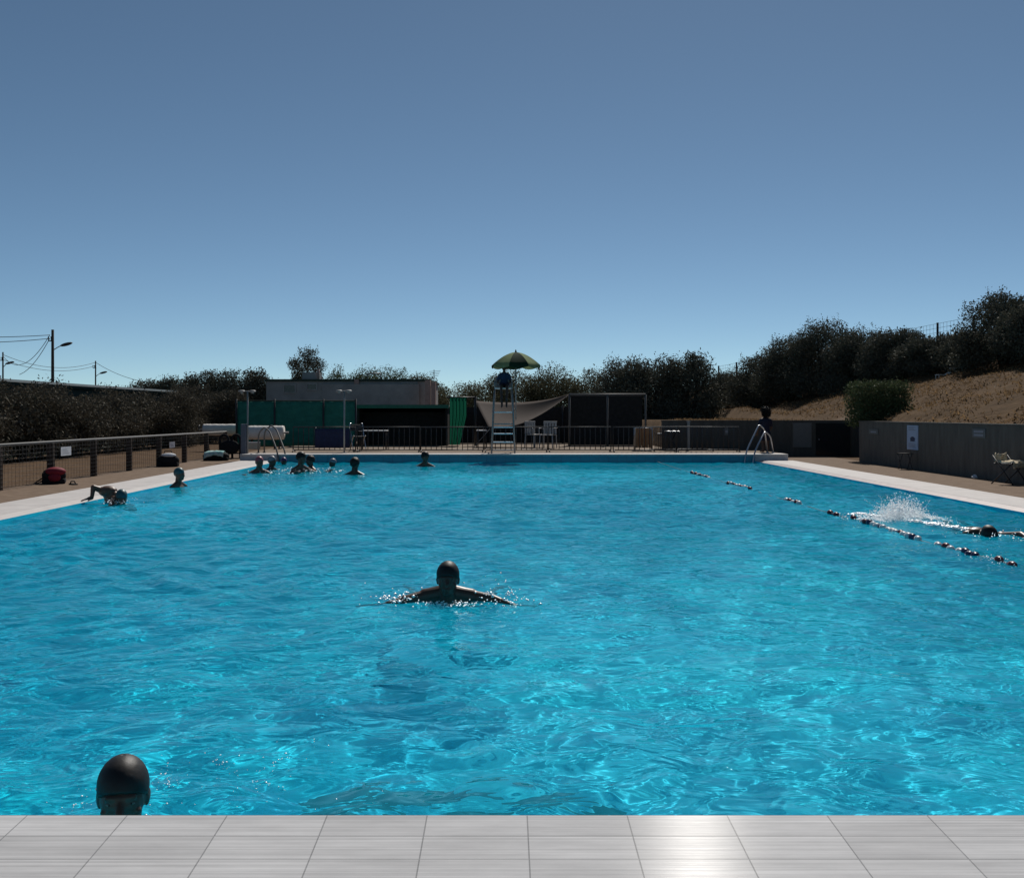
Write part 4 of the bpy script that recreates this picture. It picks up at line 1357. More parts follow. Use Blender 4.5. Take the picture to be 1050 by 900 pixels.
# ------------------------------------------------------------------ right side: retaining walls and what hangs on them
def right_side():
    top = 1.07
    w1 = empty('retaining_wall', 'grey concrete retaining wall nearest the pool, along the right side', 'wall', (9.4, 20, 0))
    m = MB().box(0, .22, -22, 9.0, -.1, top)
    m.build('wall', M['concrete'], w1)
    MB().box(-.015, .235, -22, 9.015, top + .001, top + .035).build('coping', M['concrete'], w1)
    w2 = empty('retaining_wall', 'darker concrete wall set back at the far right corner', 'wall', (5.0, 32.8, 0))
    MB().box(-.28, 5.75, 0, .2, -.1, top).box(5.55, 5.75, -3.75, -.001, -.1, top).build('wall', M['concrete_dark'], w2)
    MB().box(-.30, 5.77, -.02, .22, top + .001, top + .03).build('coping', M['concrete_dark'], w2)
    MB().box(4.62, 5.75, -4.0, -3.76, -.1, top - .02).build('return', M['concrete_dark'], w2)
    def plaque(name, label, px0, px1, y0, y1, face, m, cat='sign'):
        if face == 'side':
            xw = 9.38
            Y = [xw * F / (p - CX) for p in (px0, px1)]
            Yc = sum(Y) / 2; hw = abs(Y[0] - Y[1]) / 2
            z1, z0 = CAMZ - (y0 - HY) * Yc / F, CAMZ - (y1 - HY) * Yc / F
            e = empty(name, label, cat, (xw + .018, Yc, z0), -PI / 2)
        else:
            Yc = 32.78
            z1, z0 = CAMZ - (y0 - HY) * Yc / F, CAMZ - (y1 - HY) * Yc / F
            a, b = (px0 - CX) * Yc / F, (px1 - CX) * Yc / F
            hw = (b - a) / 2
            e = empty(name, label, cat, ((a + b) / 2, Yc + .018, z0), 0)
        h = z1 - z0
        MB().box(-hw, hw, -.018, 0.0, 0, h).build('board', M[m], e)
        return e, hw, h
    e, hw, h = plaque('poster', 'tall pale blue poster with a dark mark on the right wall', 930, 941, 436, 461, 'side', 'bluepaper', 'poster')
    t = MB().ball((0.02, -.02, h * .44), (.15, .004, .055)).box(-.13, .17, -.0215, -.019, h * .34, h * .37)
    t.build('emblem', M['ink'], e)
    t = MB()
    for k in range(4):
        t.box(-hw * .7, hw * (.7 - .25 * (k % 2)), -.0215, -.019, h * (.10 + .05 * k), h * (.12 + .05 * k))
    for k in range(3):
        t.box(-hw * .7, hw * (.6 - .3 * (k % 2)), -.0215, -.019, h * (.80 + .055 * k), h * (.825 + .055 * k))
    t.build('faded_lines', M['inkpale'], e)
    e, hw, h = plaque('notice', 'small grey notice high on the right wall, right of the tall poster', 997, 1010, 439.5, 449, 'side', 'panelgrey', 'notice')
    t = MB()
    for k in range(2):
        t.box(-hw * .75, hw * .75, -.0215, -.019, h * (.2 + .38 * k), h * (.42 + .38 * k))
    t.build('faded_lines', M['inkpale'], e)
    e, hw, h = plaque('notice', 'tiny grey notice on the right wall near its corner', 891, 900, 440, 445, 'side', 'panelgrey', 'notice')
    MB().box(-hw * .6, hw * .6, -.0215, -.019, h * .3, h * .6).build('faded_lines', M['inkpale'], e)
    e, hw, h = plaque('board', 'plain grey board fixed to the darker far wall', 813, 832, 433.5, 458.5, 'front', 'panelgrey', 'board')
    f = MB().box(-hw - .02, -hw - .001, -.03, 0, -.02, h + .02).box(hw + .001, hw + .02, -.03, 0, -.02, h + .02)
    f.build('edge', M['concrete'], e)
    e, hw, h = plaque('sign', 'small narrow pale sign on the far wall left of the standing child', 743, 747, 438, 446, 'front', 'panelgrey', 'sign')
    MB().box(-hw * .6, hw * .6, -.0215, -.019, h * .3, h * .6).build('faded_lines', M['inkpale'], e)
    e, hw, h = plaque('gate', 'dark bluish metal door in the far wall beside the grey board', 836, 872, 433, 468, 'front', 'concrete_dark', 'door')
    MB().box(-hw * .97, hw * .97, -.03, -.0185, .03, h - .02).build('door_leaf', M['glassdark'], e)
    MB().ball((-hw * .8, -.045, h * .5), .025).build('handle', M['greysteel'], e)
    # folding chair with towel
    c = empty('folding_chair', 'dark folding chair with a beige towel thrown over it by the right wall', 'chair', (9.12, 19.75, .024), .5)
    for x in (-.2, .2):
        MB().tube([(x, -.22, 0), (x, .2, .52)], .012, 6).build('leg', M['dark'], c)
        MB().tube([(x * .92, .24, 0), (x * .92, -.2, .40)], .012, 6).build('leg', M['dark'], c)
    MB().box(-.2, .2, -.2, .18, .36, .385, bev=.006).build('seat', M['dark'], c)
    v = []
    rng = random.Random(3)
    nx, ny = 11, 13
    for j in range(ny):
        for i in range(nx):
            t = j / (ny - 1)
            x = -.17 + .30 * i / (nx - 1)
            if t < .4: p = (x, -.21, .30 + .1 * t / .4)
            elif t < .75: p = (x, -.21 + .36 * (t - .4) / .35, .40 + .03 * math.sin(i * 1.4))
            else: p = (x, .16 + .02 * math.sin(i), .41 + .14 * (t - .75) / .25)
            v.append((p[0] + rng.uniform(-.01, .01), p[1] + rng.uniform(-.014, .014), p[2] + rng.uniform(-.018, .018)))
    q = [(j * nx + i, j * nx + i + 1, (j + 1) * nx + i + 1, (j + 1) * nx + i) for j in range(ny - 1) for i in range(nx - 1)]
    o = MB().add(v, q, 0, True).build('towel', M['beigecloth'], c)
    md = o.modifiers.new('thick', 'SOLIDIFY'); md.thickness = .012
    # crumpled paper
    pm = MB().ball((0, 0, .035), (.06, .05, .035), nu=10, nv=7)
    pm.v = [(x * (1 + .25 * math.sin(37 * x + 51 * z)), y * (1 + .25 * math.sin(61 * y + 20 * x)), max(.002, z * (1 + .3 * math.sin(40 * y + 31 * x)))) for x, y, z in pm.v]
    pm.sm = [False] * len(pm.sm)
    o = pm.build('paper_ball', M['paper'])
    o.location = (9.2, 21.4, .024)
    tag(o, 'crumpled white paper lying at the foot of the right wall', 'litter')
    # folding easel-like stool under the poster
    c = empty('folding_stool', 'small dark folding stool under the tall poster', 'stool', (9.15, 25.0, .024), PI / 2)
    for y in (-.12, .12):
        MB().tube([(-.14, y, 0), (.14, y, .36)], .009, 6).build('leg', M['dark'], c)
        MB().tube([(.14, y * .9, 0), (-.14, y * .9, .36)], .009, 6).build('leg', M['dark'], c)
    MB().box(-.16, .16, -.14, .14, .36, .375, bev=.004).build('seat', M['black'], c)
    # loungers up on the bank
    g = 'white loungers on the bank'
    for px, py, Y, lab, rz in ((967, 379, 36.6, 'white lounger on the bank, left of the two below the dark bushes', .2), (981, 377.5, 36.6, 'smaller white lounger on the bank, right of the two below the dark bushes', .5)):
        P = at(px, py, Y)
        zg = float(slope_z(np.float64(P.x), np.float64(Y)))
        L = empty('lounger', lab, 'lounger', (P.x, Y, zg - .06), rz, g)
        L.scale = (.7, .7, .7)
        MB().box(-.34, .16, -.16, .16, .16, .19, bev=.006).build('bed', M['white'], L)
        MB().add([(.162, -.16, .165), (.40, -.16, .30), (.40, .16, .30), (.162, .16, .165), (.155, -.16, .19), (.39, -.16, .33), (.39, .16, .33), (.155, .16, .19)], [(0, 1, 2, 3), (7, 6, 5, 4), (0, 4, 5, 1), (1, 5, 6, 2), (2, 6, 7, 3), (3, 7, 4, 0)]).build('backrest', M['white'], L)
        for x in (-.3, .1):
            for y in (-.13, .13):
                MB().tube([(x, y, -.08), (x, y, .16)], .014, 6).build('leg', M['white'], L)
    # wire fence on the skyline
    f = empty('wire_fence', 'wire mesh fence with dark posts on the skyline above the right bank', 'fence', (0, 0, 0))
    a, b = Vector((12.9, 66, 0)), Vector((21.6, 36, 0))
    n = 14
    pts = []
    for i in range(n + 1):
        p = a.lerp(b, i / n)
        p.z = 1.3 + 49 * 66 / F + (i / n) * 1.55
        pts.append(p)
        zg = float(slope_z(np.float64(p.x), np.float64(p.y)))
        MB().tube([(p.x, p.y, zg - .2), (p.x, p.y, p.z)], .05, 8).build('post', M['dark'], f)
    wm = MB()
    for k in range(8):
        wm.tube([p + Vector((0, 0, -.04 - .19 * k)) for p in pts], .007, 4)
    L = (b - a).length
    for i in range(int(L / .22)):
        t = i * .22 / L
        j = min(int(t * n), n - 1)
        p = pts[j].lerp(pts[j + 1], t * n - j)
        wm.tube([p + Vector((0, 0, -.04)), p + Vector((0, 0, -1.4))], .005, 4)
    wm.build('wire_mesh', M['dark'], f)


right_side()
#MARK2

# ------------------------------------------------------------------ people
def skin_mesh(mb, voxel, smooth=2):
    """fuses overlapping limbs into ONE continuous skin"""
    me = bpy.data.meshes.new('tmp')
    me.from_pydata(mb.v, [], mb.f)
    o = bpy.data.objects.new('tmp', me)
    C.objects.link(o)
    md = o.modifiers.new('r', 'REMESH'); md.mode = 'VOXEL'; md.voxel_size = voxel; md.use_smooth_shade = True
    ms = o.modifiers.new('s', 'SMOOTH'); ms.iterations = smooth; ms.factor = .5
    dg = bpy.context.evaluated_depsgraph_get()
    dg.update()
    out = bpy.data.meshes.new_from_object(o.evaluated_get(dg))
    bpy.data.objects.remove(o)
    bpy.data.meshes.remove(me)
    return out


def head(mb, c, rot=None):
    """skull, jaw, brow, nose, lips, ears round centre c, facing -Y; height about 0.23"""
    rot = rot or Matrix.Identity(3)
    c = Vector(c)
    def E(p, r): mb.ball(c + rot @ Vector(p), r, nu=18, nv=12, rot=rot)
    E((0, .012, .025), (.075, .095, .09))
    E((0, -.022, -.045), (.060, .068, .074))
    E((0, -.012, -.012), (.069, .084, .066))
    E((0, -.062, -.088), (.026, .024, .022))
    E((0, -.074, .014), (.05, .018, .014))
    mb.capsule(c + rot @ Vector((0, -.084, .006)), .009, c + rot @ Vector((0, -.103, -.030)), .015)
    E((0, -.083, -.062), (.026, .012, .007))
    E((0, -.081, -.073), (.022, .012, .007))
    for s in (-1, 1):
        E((s * .040, -.060, -.034), (.022, .018, .016))
        E((s * .071, .014, -.016), (.010, .018, .030))
        E((s * .077, .020, -.010), (.006, .010, .020))


def face_bits(body, c, rot=None):
    rot = rot or Matrix.Identity(3)
    c = Vector(c)
    for s in (-1, 1):
        e = MB().ball(c + rot @ Vector((s * .031, -.0775, -.004)), (.012, .007, .005), nu=10, nv=8, rot=rot)
        e.ball(c + rot @ Vector((s * .031, -.0835, -.004)), (.0045, .002, .0042), mi=1, nu=8, nv=6, rot=rot)
        e.build('eye', [M['eye'], M['hair']], body)


def cap_mesh(c, rot=None, grow=.001, low=-.012, tilt=.25, bumpy=0.0, seed=1):
    """a close cap (or cropped hair) over the skull"""
    rot = rot or Matrix.Identity(3)
    rng = random.Random(seed)
    nu, nv = 32, 14
    v = []
    for j in range(nv + 1):
        for i in range(nu):
            a = 2 * PI * i / nu
            q = math.sin(a)                              # -1 forehead, +1 nape
            hem = .028 - .030 * (q + 1) - .006 * (1 - q * q) + rng.uniform(-.002, .002)
            t = math.acos(max(-1, min(1, (hem - .025) / .09))) * max(j, .001) / nv
            k = 1 + (rng.uniform(-1, 1) * bumpy if j < nv else 0)
            x, y, z = math.sin(t) * math.cos(a), math.sin(t) * math.sin(a), math.cos(t)
            v.append(Vector(c) + rot @ Vector((x * (.076 + grow) * k, y * (.096 + grow) * k + .012, z * (.091 + grow) * k + .025)))
    f = [(j * nu + i, (j + 1) * nu + i, (j + 1) * nu + (i + 1) % nu, j * nu + (i + 1) % nu) for j in range(nv) for i in range(nu)]
    return v, f


def hand(mb, wrist, d, palm_n, s=1.0, curl=.25, side=1):
    """palm with five separate, unequal, slightly bent fingers; d = direction of the fingers"""
    wrist, d, n = Vector(wrist), Vector(d).normalized(), Vector(palm_n).normalized()
    n = (n - d * n.dot(d)).normalized()
    w = d.cross(n).normalized() * side
    mb.capsule(wrist, .026 * s, wrist + d * .035 * s, .030 * s)
    for q in (-.028, -.01, .01, .026):
        mb.capsule(wrist + d * .03 * s + w * q * .7 * s, .017 * s, wrist + d * .088 * s + w * q * s, .012 * s)
    for q, L in ((-.032, .062), (-.011, .074), (.011, .078), (.032, .070)):
        b = wrist + d * .088 * s + w * q * s
        m = b + (d + w * q * 3.0 + n * curl * .4).normalized() * L * .5 * s
        e = m + (d + w * q * 3.0 + n * curl * 1.4).normalized() * L * .5 * s
        mb.capsule(b, .0100 * s, m, .0088 * s, 8).capsule(m, .0088 * s, e, .0075 * s, 8)
    b = wrist + d * .03 * s + w * .028 * s
    m = b + (d * .6 + w * .8 + n * .3).normalized() * .042 * s
    e = m + (d * .9 + w * .35 + n * .3).normalized() * .034 * s
    mb.capsule(b, .014 * s, m, .011 * s, 8).capsule(m, .011 * s, e, .009 * s, 8)


def arm(mb, sh, el, wr, s=1.0, hd=None, pn=(0, 0, -1), curl=.25, side=1):
    mb.ball(sh, .058 * s).capsule(sh, .050 * s, el, .038 * s).capsule(el, .038 * s, wr, .026 * s)
    d = hd or (Vector(wr) - Vector(el))
    hand(mb, wr, d, pn, s, curl, side)


def trunk(mb, sh, hip, half=.17, s=1.0, right=None):
    """chest narrowing to the waist, then hips; sh, hip are centre points"""
    sh, hip = Vector(sh), Vector(hip)
    r = Vector(right or (1, 0, 0)).normalized()
    ax = (sh - hip).normalized()
    fwd = ax.cross(r).normalized()
    rot = Matrix((r, fwd, ax)).transposed()
    def E(t, off, rad): mb.ball(hip.lerp(sh, t) + rot @ Vector(off), rad, nu=18, nv=12, rot=rot)
    E(.78, (0, 0, 0), (.150 * s, .105 * s, .17 * s))
    E(.95, (0, .0, 0), (half * s, .07 * s, .065 * s))
    E(.45, (0, 0, 0), (.128 * s, .092 * s, .16 * s))
    E(.22, (0, 0, 0), (.130 * s, .095 * s, .13 * s))
    E(.0, (0, 0, 0), (.158 * s, .112 * s, .115 * s))
    return rot


def leg(mb, hp, kn, an, toe, s=1.0):
    mb.capsule(hp, .083 * s, kn, .055 * s).capsule(kn, .055 * s, an, .036 * s)
    an, toe = Vector(an), Vector(toe)
    mb.capsule(an, .036 * s, an.lerp(toe, .4), .034 * s).capsule(an.lerp(toe, .3), .034 * s, toe, .020 * s)


def body(name_label, mb, loc, rz, skin, voxel, group=None, bits=True):
    root = empty('person', name_label, 'person', loc, rz, group)
    me = skin_mesh(mb, voxel)
    me.name = 'body'
    me.materials.append(M[skin])
    b = bpy.data.objects.new('body', me)
    C.objects.link(b)
    b.parent = root
    b.cycles.is_caustics_receiver = True
    return root, b


def cap(root, c, m, rot=None, name='swim_cap', **kw):
    v, f = cap_mesh(c, rot, **kw)
    o = MB().add(v, f, 0, True).build(name, M[m], root)
    md = o.modifiers.new('thick', 'SOLIDIFY'); md.thickness = .003; md.offset = 1
    return o


def trunks(root, hip, rot, s=1.0, m='trunks'):
    mb = MB()
    mb.ball(Vector(hip), (.168 * s, .122 * s, .10 * s), nu=18, nv=12, rot=rot)
    mb.build('swimwear', M[m], root)


def bather(label, px, yw, rz, capm, skin='skin', hz=.11, sway=0, arms='down', capname='swim_cap', bumpy=0, s=1.0, group=None, tilt=0.0, X=None, Y=None, voxel=.013):
    """someone standing in the water, head hz above it"""
    Yp = Y or 1456 / (yw - HY)
    Xp = X if X is not None else (px - CX) * Yp / F
    mb = MB()
    c = Vector((0, 0, hz))
    rot = Matrix.Rotation(tilt, 3, 'X')
    head(mb, c, rot)
    sc = Vector((0, .02, hz - .215)); hp = Vector((0, .04, hz - .74))
    mb.capsule((0, .015, hz - .06), .054, (0, .025, hz - .2), .062)
    r = trunk(mb, sc, hp)
    for q in (-1, 1):
        sh = sc + Vector((q * .17, 0, -.02))
        mb.capsule(sc + Vector((q * .05, 0, .05)), .045, sh, .055)
        if arms == 'out':
            arm(mb, sh, sh + Vector((q * .20, -.12, -.10)), sh + Vector((q * .24, -.34, -.02)), side=-q)
        elif arms == 'front':
            arm(mb, sh, sh + Vector((q * .07, -.14, -.20)), sh + Vector((-q * .05, -.34, -.10)), side=-q)
        else:
            arm(mb, sh, sh + Vector((q * .10, .02, -.27)), sh + Vector((q * .15, -.12, -.47)), side=-q)
        h = hp + Vector((q * .09, 0, -.03))
        kn = h + Vector((q * .02, -.10, -.36)); an = h + Vector((q * .03, .02, -.70))
        leg(mb, h, kn, an, an + Vector((q * .03, -.15, -.05)))
    root, b = body(label, mb, (Xp, Yp, 0), rz, skin, voxel, group)
    root.scale = (s, s, s)
    cap(root, c, capm, rot, capname, grow=.010 if bumpy else .001, bumpy=bumpy, low=-.012)
    face_bits(root, c, rot)
    trunks(root, hp, r)
    return root


def swimmers():
    # ---- near head by the deck, turned to the right
    bather('swimmer in a black cap facing the camera, close to the near deck edge', None, None, R(14), 'capblack', 'skin', hz=.200, X=-1.12, Y=3.2, voxel=.005, s=.93)
    # ---- swimmer in the middle with both arms swept out
    mb = MB()
    c = Vector((0, -.02, .165))
    head(mb, c)
    mb.capsule((0, .0, .10), .055, (0, .03, -.02), .064)
    sc, hp = Vector((0, .05, .015)), Vector((0, .42, -.34))
    r = trunk(mb, sc, hp)
    for q in (-1, 1):
        sh = Vector((q * .160, .04, .035))
        mb.capsule((q * .05, .03, .06), .046, sh, .052)
        mb.capsule((q * .02, .035, .085), .033, sh + Vector((0, 0, .005)), .045)
        el = Vector((q * .31, -.02, .012 if q < 0 else .022))
        wr = Vector((q * .49, -.10, -.030))
        arm(mb, sh, el, wr, s=.86, hd=Vector((q * 1.0, -.30, -.12)), side=q)
        h = hp + Vector((q * .09, .02, -.02))
        kn = h + Vector((q * .16, .30, -.12)); an = kn + Vector((q * .08, .36, .06))
        leg(mb, h, kn, an, an + Vector((q * .06, .14, -.02)))
    root, b = body('swimmer in the middle of the pool with both arms spread wide', mb, (-.395, 7.55, 0), 0, 'skin', .006)
    cap(root, c, 'capblack')
    face_bits(root, c)
    trunks(root, hp, r)
    # ---- swimmer leaning over the left edge
    mb = MB()
    c = Vector((.13, -.06, .09))
    rot = Matrix.Rotation(.5, 3, 'Z') @ Matrix.Rotation(.35, 3, 'X')
    head(mb, c, rot)
    sc, hp = Vector((-.07, .05, .13)), Vector((.06, .25, -.36))
    mb.capsule(c + Vector((-.02, .03, -.02)), .056, sc + Vector((.02, 0, .0)), .066)
    r = trunk(mb, sc, hp, right=(.8, -.5, .0))
    mb.ball((-.11, .06, .17), (.14, .11, .085))
    arm(mb, (-.19, .06, .18), (-.29, -.03, .235), (-.285, -.10, .085), hd=(-.75, -.6, -.15), side=1)
    arm(mb, (.02, -.06, .06), (.03, -.26, -.05), (-.10, -.40, -.08), side=1)
    for q in (-1, 1):
        h = hp + Vector((q * .08, -q * .05, -.03))
        leg(mb, h, h + Vector((.04, .02, -.38)), h + Vector((.08, .12, -.74)), h + Vector((.08, -.02, -.80)))
    Y = 1456 / 92
    root, b = body('person with a bent arm leaning on the left pool edge, head in a teal cap', mb, ((117 - CX) * Y / F, Y, 0), 0, 'skin2', .010)
    cap(root, c, 'capteal', rot)
    face_bits(root, c, rot)
    trunks(root, hp, r)
    # ---- others
    bather('swimmer in a teal cap looking right beside the left pool edge', 184, 499, R(70), 'capteal', 'skin2', hz=.225, arms='front')
    bather('swimmer in a dusty pink cap in the far left corner', 266, 485, R(30), 'cappink', 'skin2', hz=.22, s=1.1, arms='out')
    bather('swimmer in a pale cap right of the one in the pink cap', 279, 482, R(60), 'cappale', 'skin', hz=.20, s=1.05)
    bather('small swimmer in a purple cap under the left pool ladder', 291, 477, R(10), 'cappurple', 'skin', hz=.10, s=.95)
    bather('dark-haired adult left in the close pair near the far left wall', 309, 484, R(50), 'hair', 'skin2', hz=.27, s=1.15, arms='out', capname='hair', bumpy=.05)
    bather('dark-haired bather right in the close pair near the far left wall', 318, 482, R(-50), 'hair', 'skin', hz=.22, s=1.0, arms='front', capname='hair', bumpy=.05)
    bather('swimmer in a pale cap right of the close dark-haired pair', 341, 478.5, R(-40), 'cappale', 'skin', hz=.10, s=.95)
    bather('dark-haired swimmer alone, in front of the thin shower post', 364, 486, R(170), 'hair', 'skin', hz=.19, s=1.15, capname='hair', bumpy=.05)
    bather('dark-haired swimmer at the far wall left of the lifeguard chair', 436, 478, R(20), 'hair', 'skin2', hz=.21, s=1.1, capname='hair', bumpy=.05, arms='out')
    # ---- front crawl on the right
    mb = MB()
    c = Vector((0, -.10, -.005))
    rot = Matrix.Rotation(.9, 3, 'X') @ Matrix.Rotation(.35, 3, 'Z')
    head(mb, c, rot)
    sc, hp = Vector((0, .14, -.05)), Vector((0, .66, -.10))
    mb.capsule((0, -.03, .02), .055, (0, .10, -.02), .064)
    r = trunk(mb, sc, hp)
    mb.ball((-.06, .16, -.005), (.12, .10, .07))
    arm(mb, (.17, .10, -.03), (.30, -.16, .02), (.36, -.42, -.04), hd=(.1, -1, -.2), side=1)
    arm(mb, (-.17, .14, -.03), (-.22, .36, -.14), (-.20, .58, -.20), side=1)
    for q in (-1, 1):
        h = hp + Vector((q * .09, .04, 0))
        kn = h + Vector((q * .02, .40, -.03 + q * .04)); an = kn + Vector((0, .40, .05 - q * .03))
        leg(mb, h, kn, an, an + Vector((0, .15, .0)))
    root, b = body('front crawl swimmer in a dark cap at the right, arm reaching forward', mb, ((1012 - CX) * 11.75 / F, 11.75, 0), R(-9), 'skin', .009)
    cap(root, c, 'capblack', rot)
    face_bits(root, c, rot)
    trunks(root, hp, r)


swimmers()


def guard_and_child():
    # lifeguard on the chair: seat top about 2.05 above the terrace
    Y = 30.0
    zs = at(0, 398, Y).z + .02
    k = .76
    mb = MB()
    c = Vector((0, .24, .70)); hp = Vector((0, .30, .10)); sc = Vector((0, .30, .47))
    head(mb, c)
    mb.capsule((0, .27, .64), .052, (0, .29, .50), .06)
    r = trunk(mb, sc, hp)
    for q in (-1, 1):
        sh = sc + Vector((q * .17, 0, -.02))
        mb.capsule(sc + Vector((q * .05, 0, .05)), .045, sh, .055)
        arm(mb, sh, sh + Vector((q * .08, -.04, -.26)), sh + Vector((-q * .02, -.26, -.30)), side=-q)
        h = hp + Vector((q * .09, -.02, -.02)); kn = h + Vector((q * .02, -.44, -.06)); an = Vector((q * .08, -.36, -.66))
        leg(mb, h, kn, an, an + Vector((q * .02, -.14, -.06)))
    root, b = body('lifeguard in a blue shirt seated on the tall chair under the parasol', mb, (at(517, 398, Y).x, Y, zs), 0, 'skin', .012)
    root.scale = (k, k, k)
    cap(root, c, 'hair', name='hair', grow=.010, bumpy=.05)
    face_bits(root, c)
    sm = MB()
    trunk(sm, sc, hp + Vector((0, 0, .06)), half=.175, s=1.04)
    for q in (-1, 1):
        sh = sc + Vector((q * .17, 0, -.02))
        sm.capsule(sh, .066, sh + Vector((q * .05, -.02, -.15)), .060)
        sm.capsule(sc + Vector((q * .05, 0, .05)), .05, sh, .062)
    me = skin_mesh(sm, .012); me.materials.append(M['shirt'])
    o = bpy.data.objects.new('shirt', me); C.objects.link(o); o.parent = root
    pm = MB()
    for q in (-1, 1):
        h = hp + Vector((q * .09, -.02, -.02))
        pm.capsule(h, .094, h + Vector((q * .015, -.30, .03)), .078)
    pm.ball(hp, (.168, .122, .12))
    me = skin_mesh(pm, .012); me.materials.append(M['trunks'])
    o = bpy.data.objects.new('shorts', me); C.objects.link(o); o.parent = root
    # child behind the right ladder
    mb = MB()
    s = .78
    c = Vector((0, 0, 1.32)); sc = Vector((0, .02, 1.08)); hp = Vector((0, .02, .66))
    head(mb, c)
    mb.capsule((0, .01, 1.26), .052, (0, .02, 1.12), .058)
    trunk(mb, sc, hp)
    for q in (-1, 1):
        sh = sc + Vector((q * .17, 0, -.02))
        mb.capsule(sc + Vector((q * .05, 0, .05)), .045, sh, .055)
        arm(mb, sh, sh + Vector((q * .07, -.02, -.24)), sh + Vector((q * .05, -.14, -.40)), side=-q)
        h = hp + Vector((q * .085, 0, -.02))
        leg(mb, h, h + Vector((0, -.02, -.32)), (h.x, h.y + .02, .04), (h.x + q * .03, h.y - .14, .025))
    root, b = body('child in a dark navy top with bushy dark hair standing behind the right ladder', mb, (at(785, 466, 30.6).x, 30.65, TZ), R(200), 'skin', .012)
    root.scale = (.86, .84, .84)
    V, Q = leaves([(0, .02, 1.40, .16, .15, .12), (0, .07, 1.30, .16, .11, .16)], 5000, .05, 5)
    np_mesh('hair', V, Q, [M['hair']], root)
    face_bits(root, c)
    sm = MB()
    trunk(sm, sc, hp, half=.19, s=1.12)
    for q in (-1, 1):
        sh = sc + Vector((q * .17, 0, -.02))
        sm.capsule(sh, .066, sh + Vector((q * .05, -.02, -.16)), .060)
        sm.capsule(hp + Vector((q * .085, 0, -.02)), .10, hp + Vector((q * .085, -.01, -.22)), .085)
    me = skin_mesh(sm, .012); me.materials.append(M['trunks'])
    o = bpy.data.objects.new('top', me); C.objects.link(o); o.parent = root


guard_and_child()


# ------------------------------------------------------------------ lane rope, splashes
def lane_rope():
    def on(px, py):
        Y = 1456 / (py - HY)
        return Vector(((px - CX) * Y / F, Y, .012))
    s = empty('lane_rope', 'lane rope with dark red and white floats along the right side of the pool', 'lane rope', (0, 0, 0))
    a, b = on(1080, 595.5), Vector((4.05, 29.1, .03))
    floats = []
    def run(p0, p1, n, w=.085):
        A, B_ = on(*p0), on(*p1)
        for i in range(n):
            floats.append((A.lerp(B_, i / max(1, n - 1)), w))
    run((1038, 580), (1038, 580), 1); run((1025, 576), (1025, 576), 1)
    run((1000, 570), (990, 567), 3); run((983, 565), (962, 559), 4)
    run((941, 553), (884, 534.5), 15); run((876, 532), (876, 532), 1)
    run((858, 528), (851, 526), 2)
    run((820, 516.5), (806, 513), 5); run((769, 501.5), (747, 495.5), 9); run((727, 490), (709, 485), 9)
    pr = []
    for kind in ('floatwhite', 'floatred', 'floatblue'):
        pass
    d = (b - a); d.z = 0; d.normalize()
    q = Vector((0, 0, 1)).rotation_difference(d)
    pts = [a] + sorted([f[0] for f in floats], key=lambda p: p.y) + [b]
    rp = []
    for i in range(len(pts) - 1):
        L = (pts[i + 1] - pts[i]).length
        rp.append(pts[i])
        if L > .4:
            for t in (.15, .5, .85):
                p = pts[i].lerp(pts[i + 1], t); p.z -= .012
                rp.append(p)
    rp.append(pts[-1])
    MB().tube(rp, .0045, 5).build('rope', M['rope'], s)
    protos = {}
    rng = random.Random(8)
    for i, (p, w_) in enumerate(floats):
        kind = ('floatwhite', 'floatred', 'floatwhite', 'floatblue', 'floatred', 'floatwhite')[rng.randrange(6)]
        if kind not in protos:
            m = MB()
            prof = [(-.5, .010), (-.46, .024), (-.30, .032), (-.10, .035), (.10, .035), (.30, .032), (.46, .024), (.5, .010)]
            m.tube([(0, 0, z * .105) for z, r in prof], [r for z, r in prof], 14)
            m.tube([(0, 0, -.012), (0, 0, .012)], [.037, .037], 14)
            o = m.build('float', M[kind], s)
            protos[kind] = o
        else:
            o = protos[kind].copy(); C.objects.link(o); o.parent = s
        o.location = p + Vector((rng.uniform(-.012, .012), 0, rng.uniform(-.016, .006)))
        o.rotation_mode = 'QUATERNION'
        o.rotation_quaternion = q @ Euler((rng.uniform(-.1, .1), rng.uniform(-.12, .12), 0)).to_quaternion()


lane_rope()


def drops(name, label, pts, sizes, seed, flat=None):
    """thrown water: many little beads, one object"""
    r = np.random.default_rng(seed)
    base = [(0, 0, 1), (1, 0, 0), (0, 1, 0), (-1, 0, 0), (0, -1, 0), (0, 0, -1)]
    tri = [(0, 1, 2), (0, 2, 3), (0, 3, 4), (0, 4, 1), (5, 2, 1), (5, 3, 2), (5, 4, 3), (5, 1, 4)]
    n = len(pts)
    B = np.array(base)[None] * np.asarray(sizes)[:, None, None]
    st = np.stack([1 + r.random(n) * 1.0, .7 + .6 * r.random(n), .5 + 1.0 * r.random(n)], -1)
    if flat is not None:
        st = st * np.asarray(flat)
    V = (B * st[:, None, :] + np.asarray(pts)[:, None, :]).reshape(-1, 3)
    Q = (np.array(tri)[None] + 6 * np.arange(n)[:, None, None]).reshape(-1, 3)
    o = np_mesh(name, V, Q, [M['foam']], smooth=True)
    return tag(o, label, 'splash', kind='stuff')


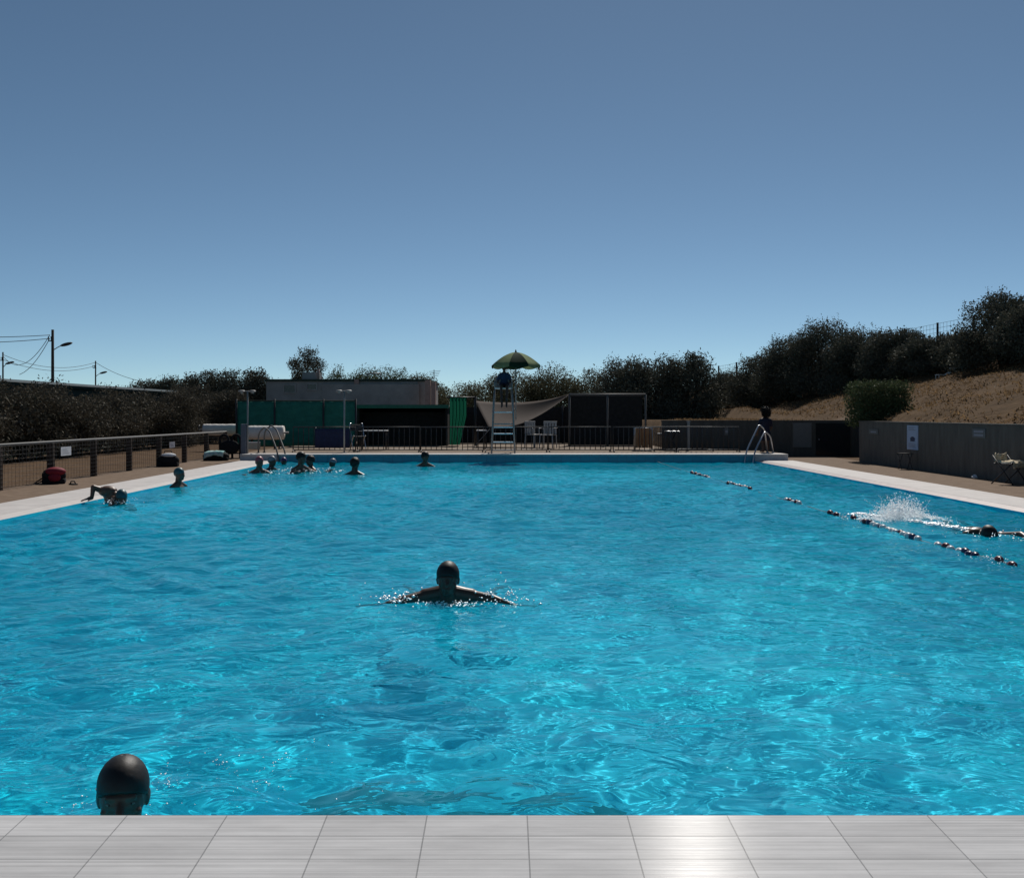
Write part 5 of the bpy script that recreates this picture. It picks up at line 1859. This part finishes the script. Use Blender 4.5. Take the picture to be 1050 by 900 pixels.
def splashes():
    r = np.random.default_rng(21)
    P, Z = [], []
    def add(p, s): P.append(p); Z.append(s)
    # plume behind the crawl swimmer's feet
    n = 6000
    t = r.random(n)
    x = 4.86 + r.normal(size=n) * .22; y = 13.4 + r.normal(size=n) * .22
    h = np.abs(r.normal(size=n)) * .11 * np.exp(-((x - 4.88) / .26) ** 2) + .008
    for a in zip(x, y, h): add(a, .0022 + .0045 * r.random() ** 2)
    # tall fine spikes
    for i in range(60):
        bx, by = 4.86 + r.normal() * .12, 13.35 + r.normal() * .12
        dx, dz = r.normal() * .12, .12 + .18 * r.random()
        for q in np.linspace(.2, 1, 14):
            add((bx + dx * q + r.normal() * .006, by + r.normal() * .01, dz * q * (1.7 - .7 * q) + r.normal() * .006), .0022 + .0026 * r.random())
    drops('splash', 'white splash thrown up by the crawl swimmer on the right', P, Z, 3)
    # foam trail lying on the water
    P, Z = [], []
    n = 3000
    u = r.random(n)
    y = 14.1 - 2.25 * u
    x = 4.42 + .46 * np.minimum(u / .4, 1) + .30 * np.clip((u - .4) / .6, 0, 1) + r.normal(size=n) * (.05 + .10 * np.exp(-((u - .35) / .22) ** 2))
    patch = np.sin(x * 23 + y * 7) + np.sin(y * 17 - x * 9) + r.normal(size=n) * .8
    ok = patch > .5
    for a, b in zip(x[ok], y[ok]): add((a, b, .014 + .018 * r.random()), .005 + .013 * r.random() ** 2)
    drops('foam_trail', 'white foam trail on the water behind the crawl swimmer', P, Z, 4, flat=(1.0, 1.5, .45))
    # little sprays
    def spray(label, c, sx, sy, sz, n, s0, s1, seed, arcs=0):
        P, Z = [], []
        for i in range(n):
            if arcs and i % 2:
                a = (i * 7919 % arcs)
                t = r.random()
                ang = a * 2.399
                p = (c[0] + math.cos(ang) * sx * (.2 + t), c[1] + math.sin(ang) * sy * (.2 + t), c[2] + sz * 2.2 * (t * (1.25 - t)) + r.normal() * .006)
            else:
                p = (c[0] + r.normal() * sx, c[1] + r.normal() * sy, c[2] + abs(r.normal()) * sz)
            P.append(p); Z.append(s0 + (s1 - s0) * r.random() ** 3)
        drops('splash', label, P, Z, seed)
    spray('droplets beside the left arm of the middle swimmer', (-.395 - .36, 7.45, .02), .10, .12, .03, 150, .0025, .009, 31, 5)
    spray('droplets flung right of the middle swimmer', (-.395 + .36, 7.35, .02), .13, .16, .07, 130, .0025, .009, 32, 4)
    spray('broken white water under the chin of the middle swimmer', (-.37, 7.36, .008), .12, .05, .012, 110, .003, .009, 33)
    spray('droplets on the water right of the near swimmer in the black cap', (-.92, 3.85, .015), .18, .22, .015, 110, .0012, .0042, 34, 6)
    spray('droplets just left of the near swimmer in the black cap', (-1.40, 3.62, .01), .05, .08, .012, 26, .0012, .004, 35)
    spray('droplets close behind the near swimmer in the black cap', (-1.13, 3.66, .03), .035, .05, .05, 40, .001, .003, 36)
    spray('small splash round the far left corner bathers', (-4.6, 24.0, .02), .5, .5, .03, 110, .006, .016, 37)
    spray('small splash beside the person leaning on the left edge', (-5.55, 15.6, .02), .14, .12, .03, 60, .004, .011, 38)
    spray('sparse droplets around the front crawl swimmer', (5.3, 11.4, .015), .28, .25, .02, 70, .004, .010, 39)
    spray('sparkling drips below the lane rope floats at the right', (4.3, 9.6, .01), .10, .22, .012, 60, .003, .007, 40)


splashes()
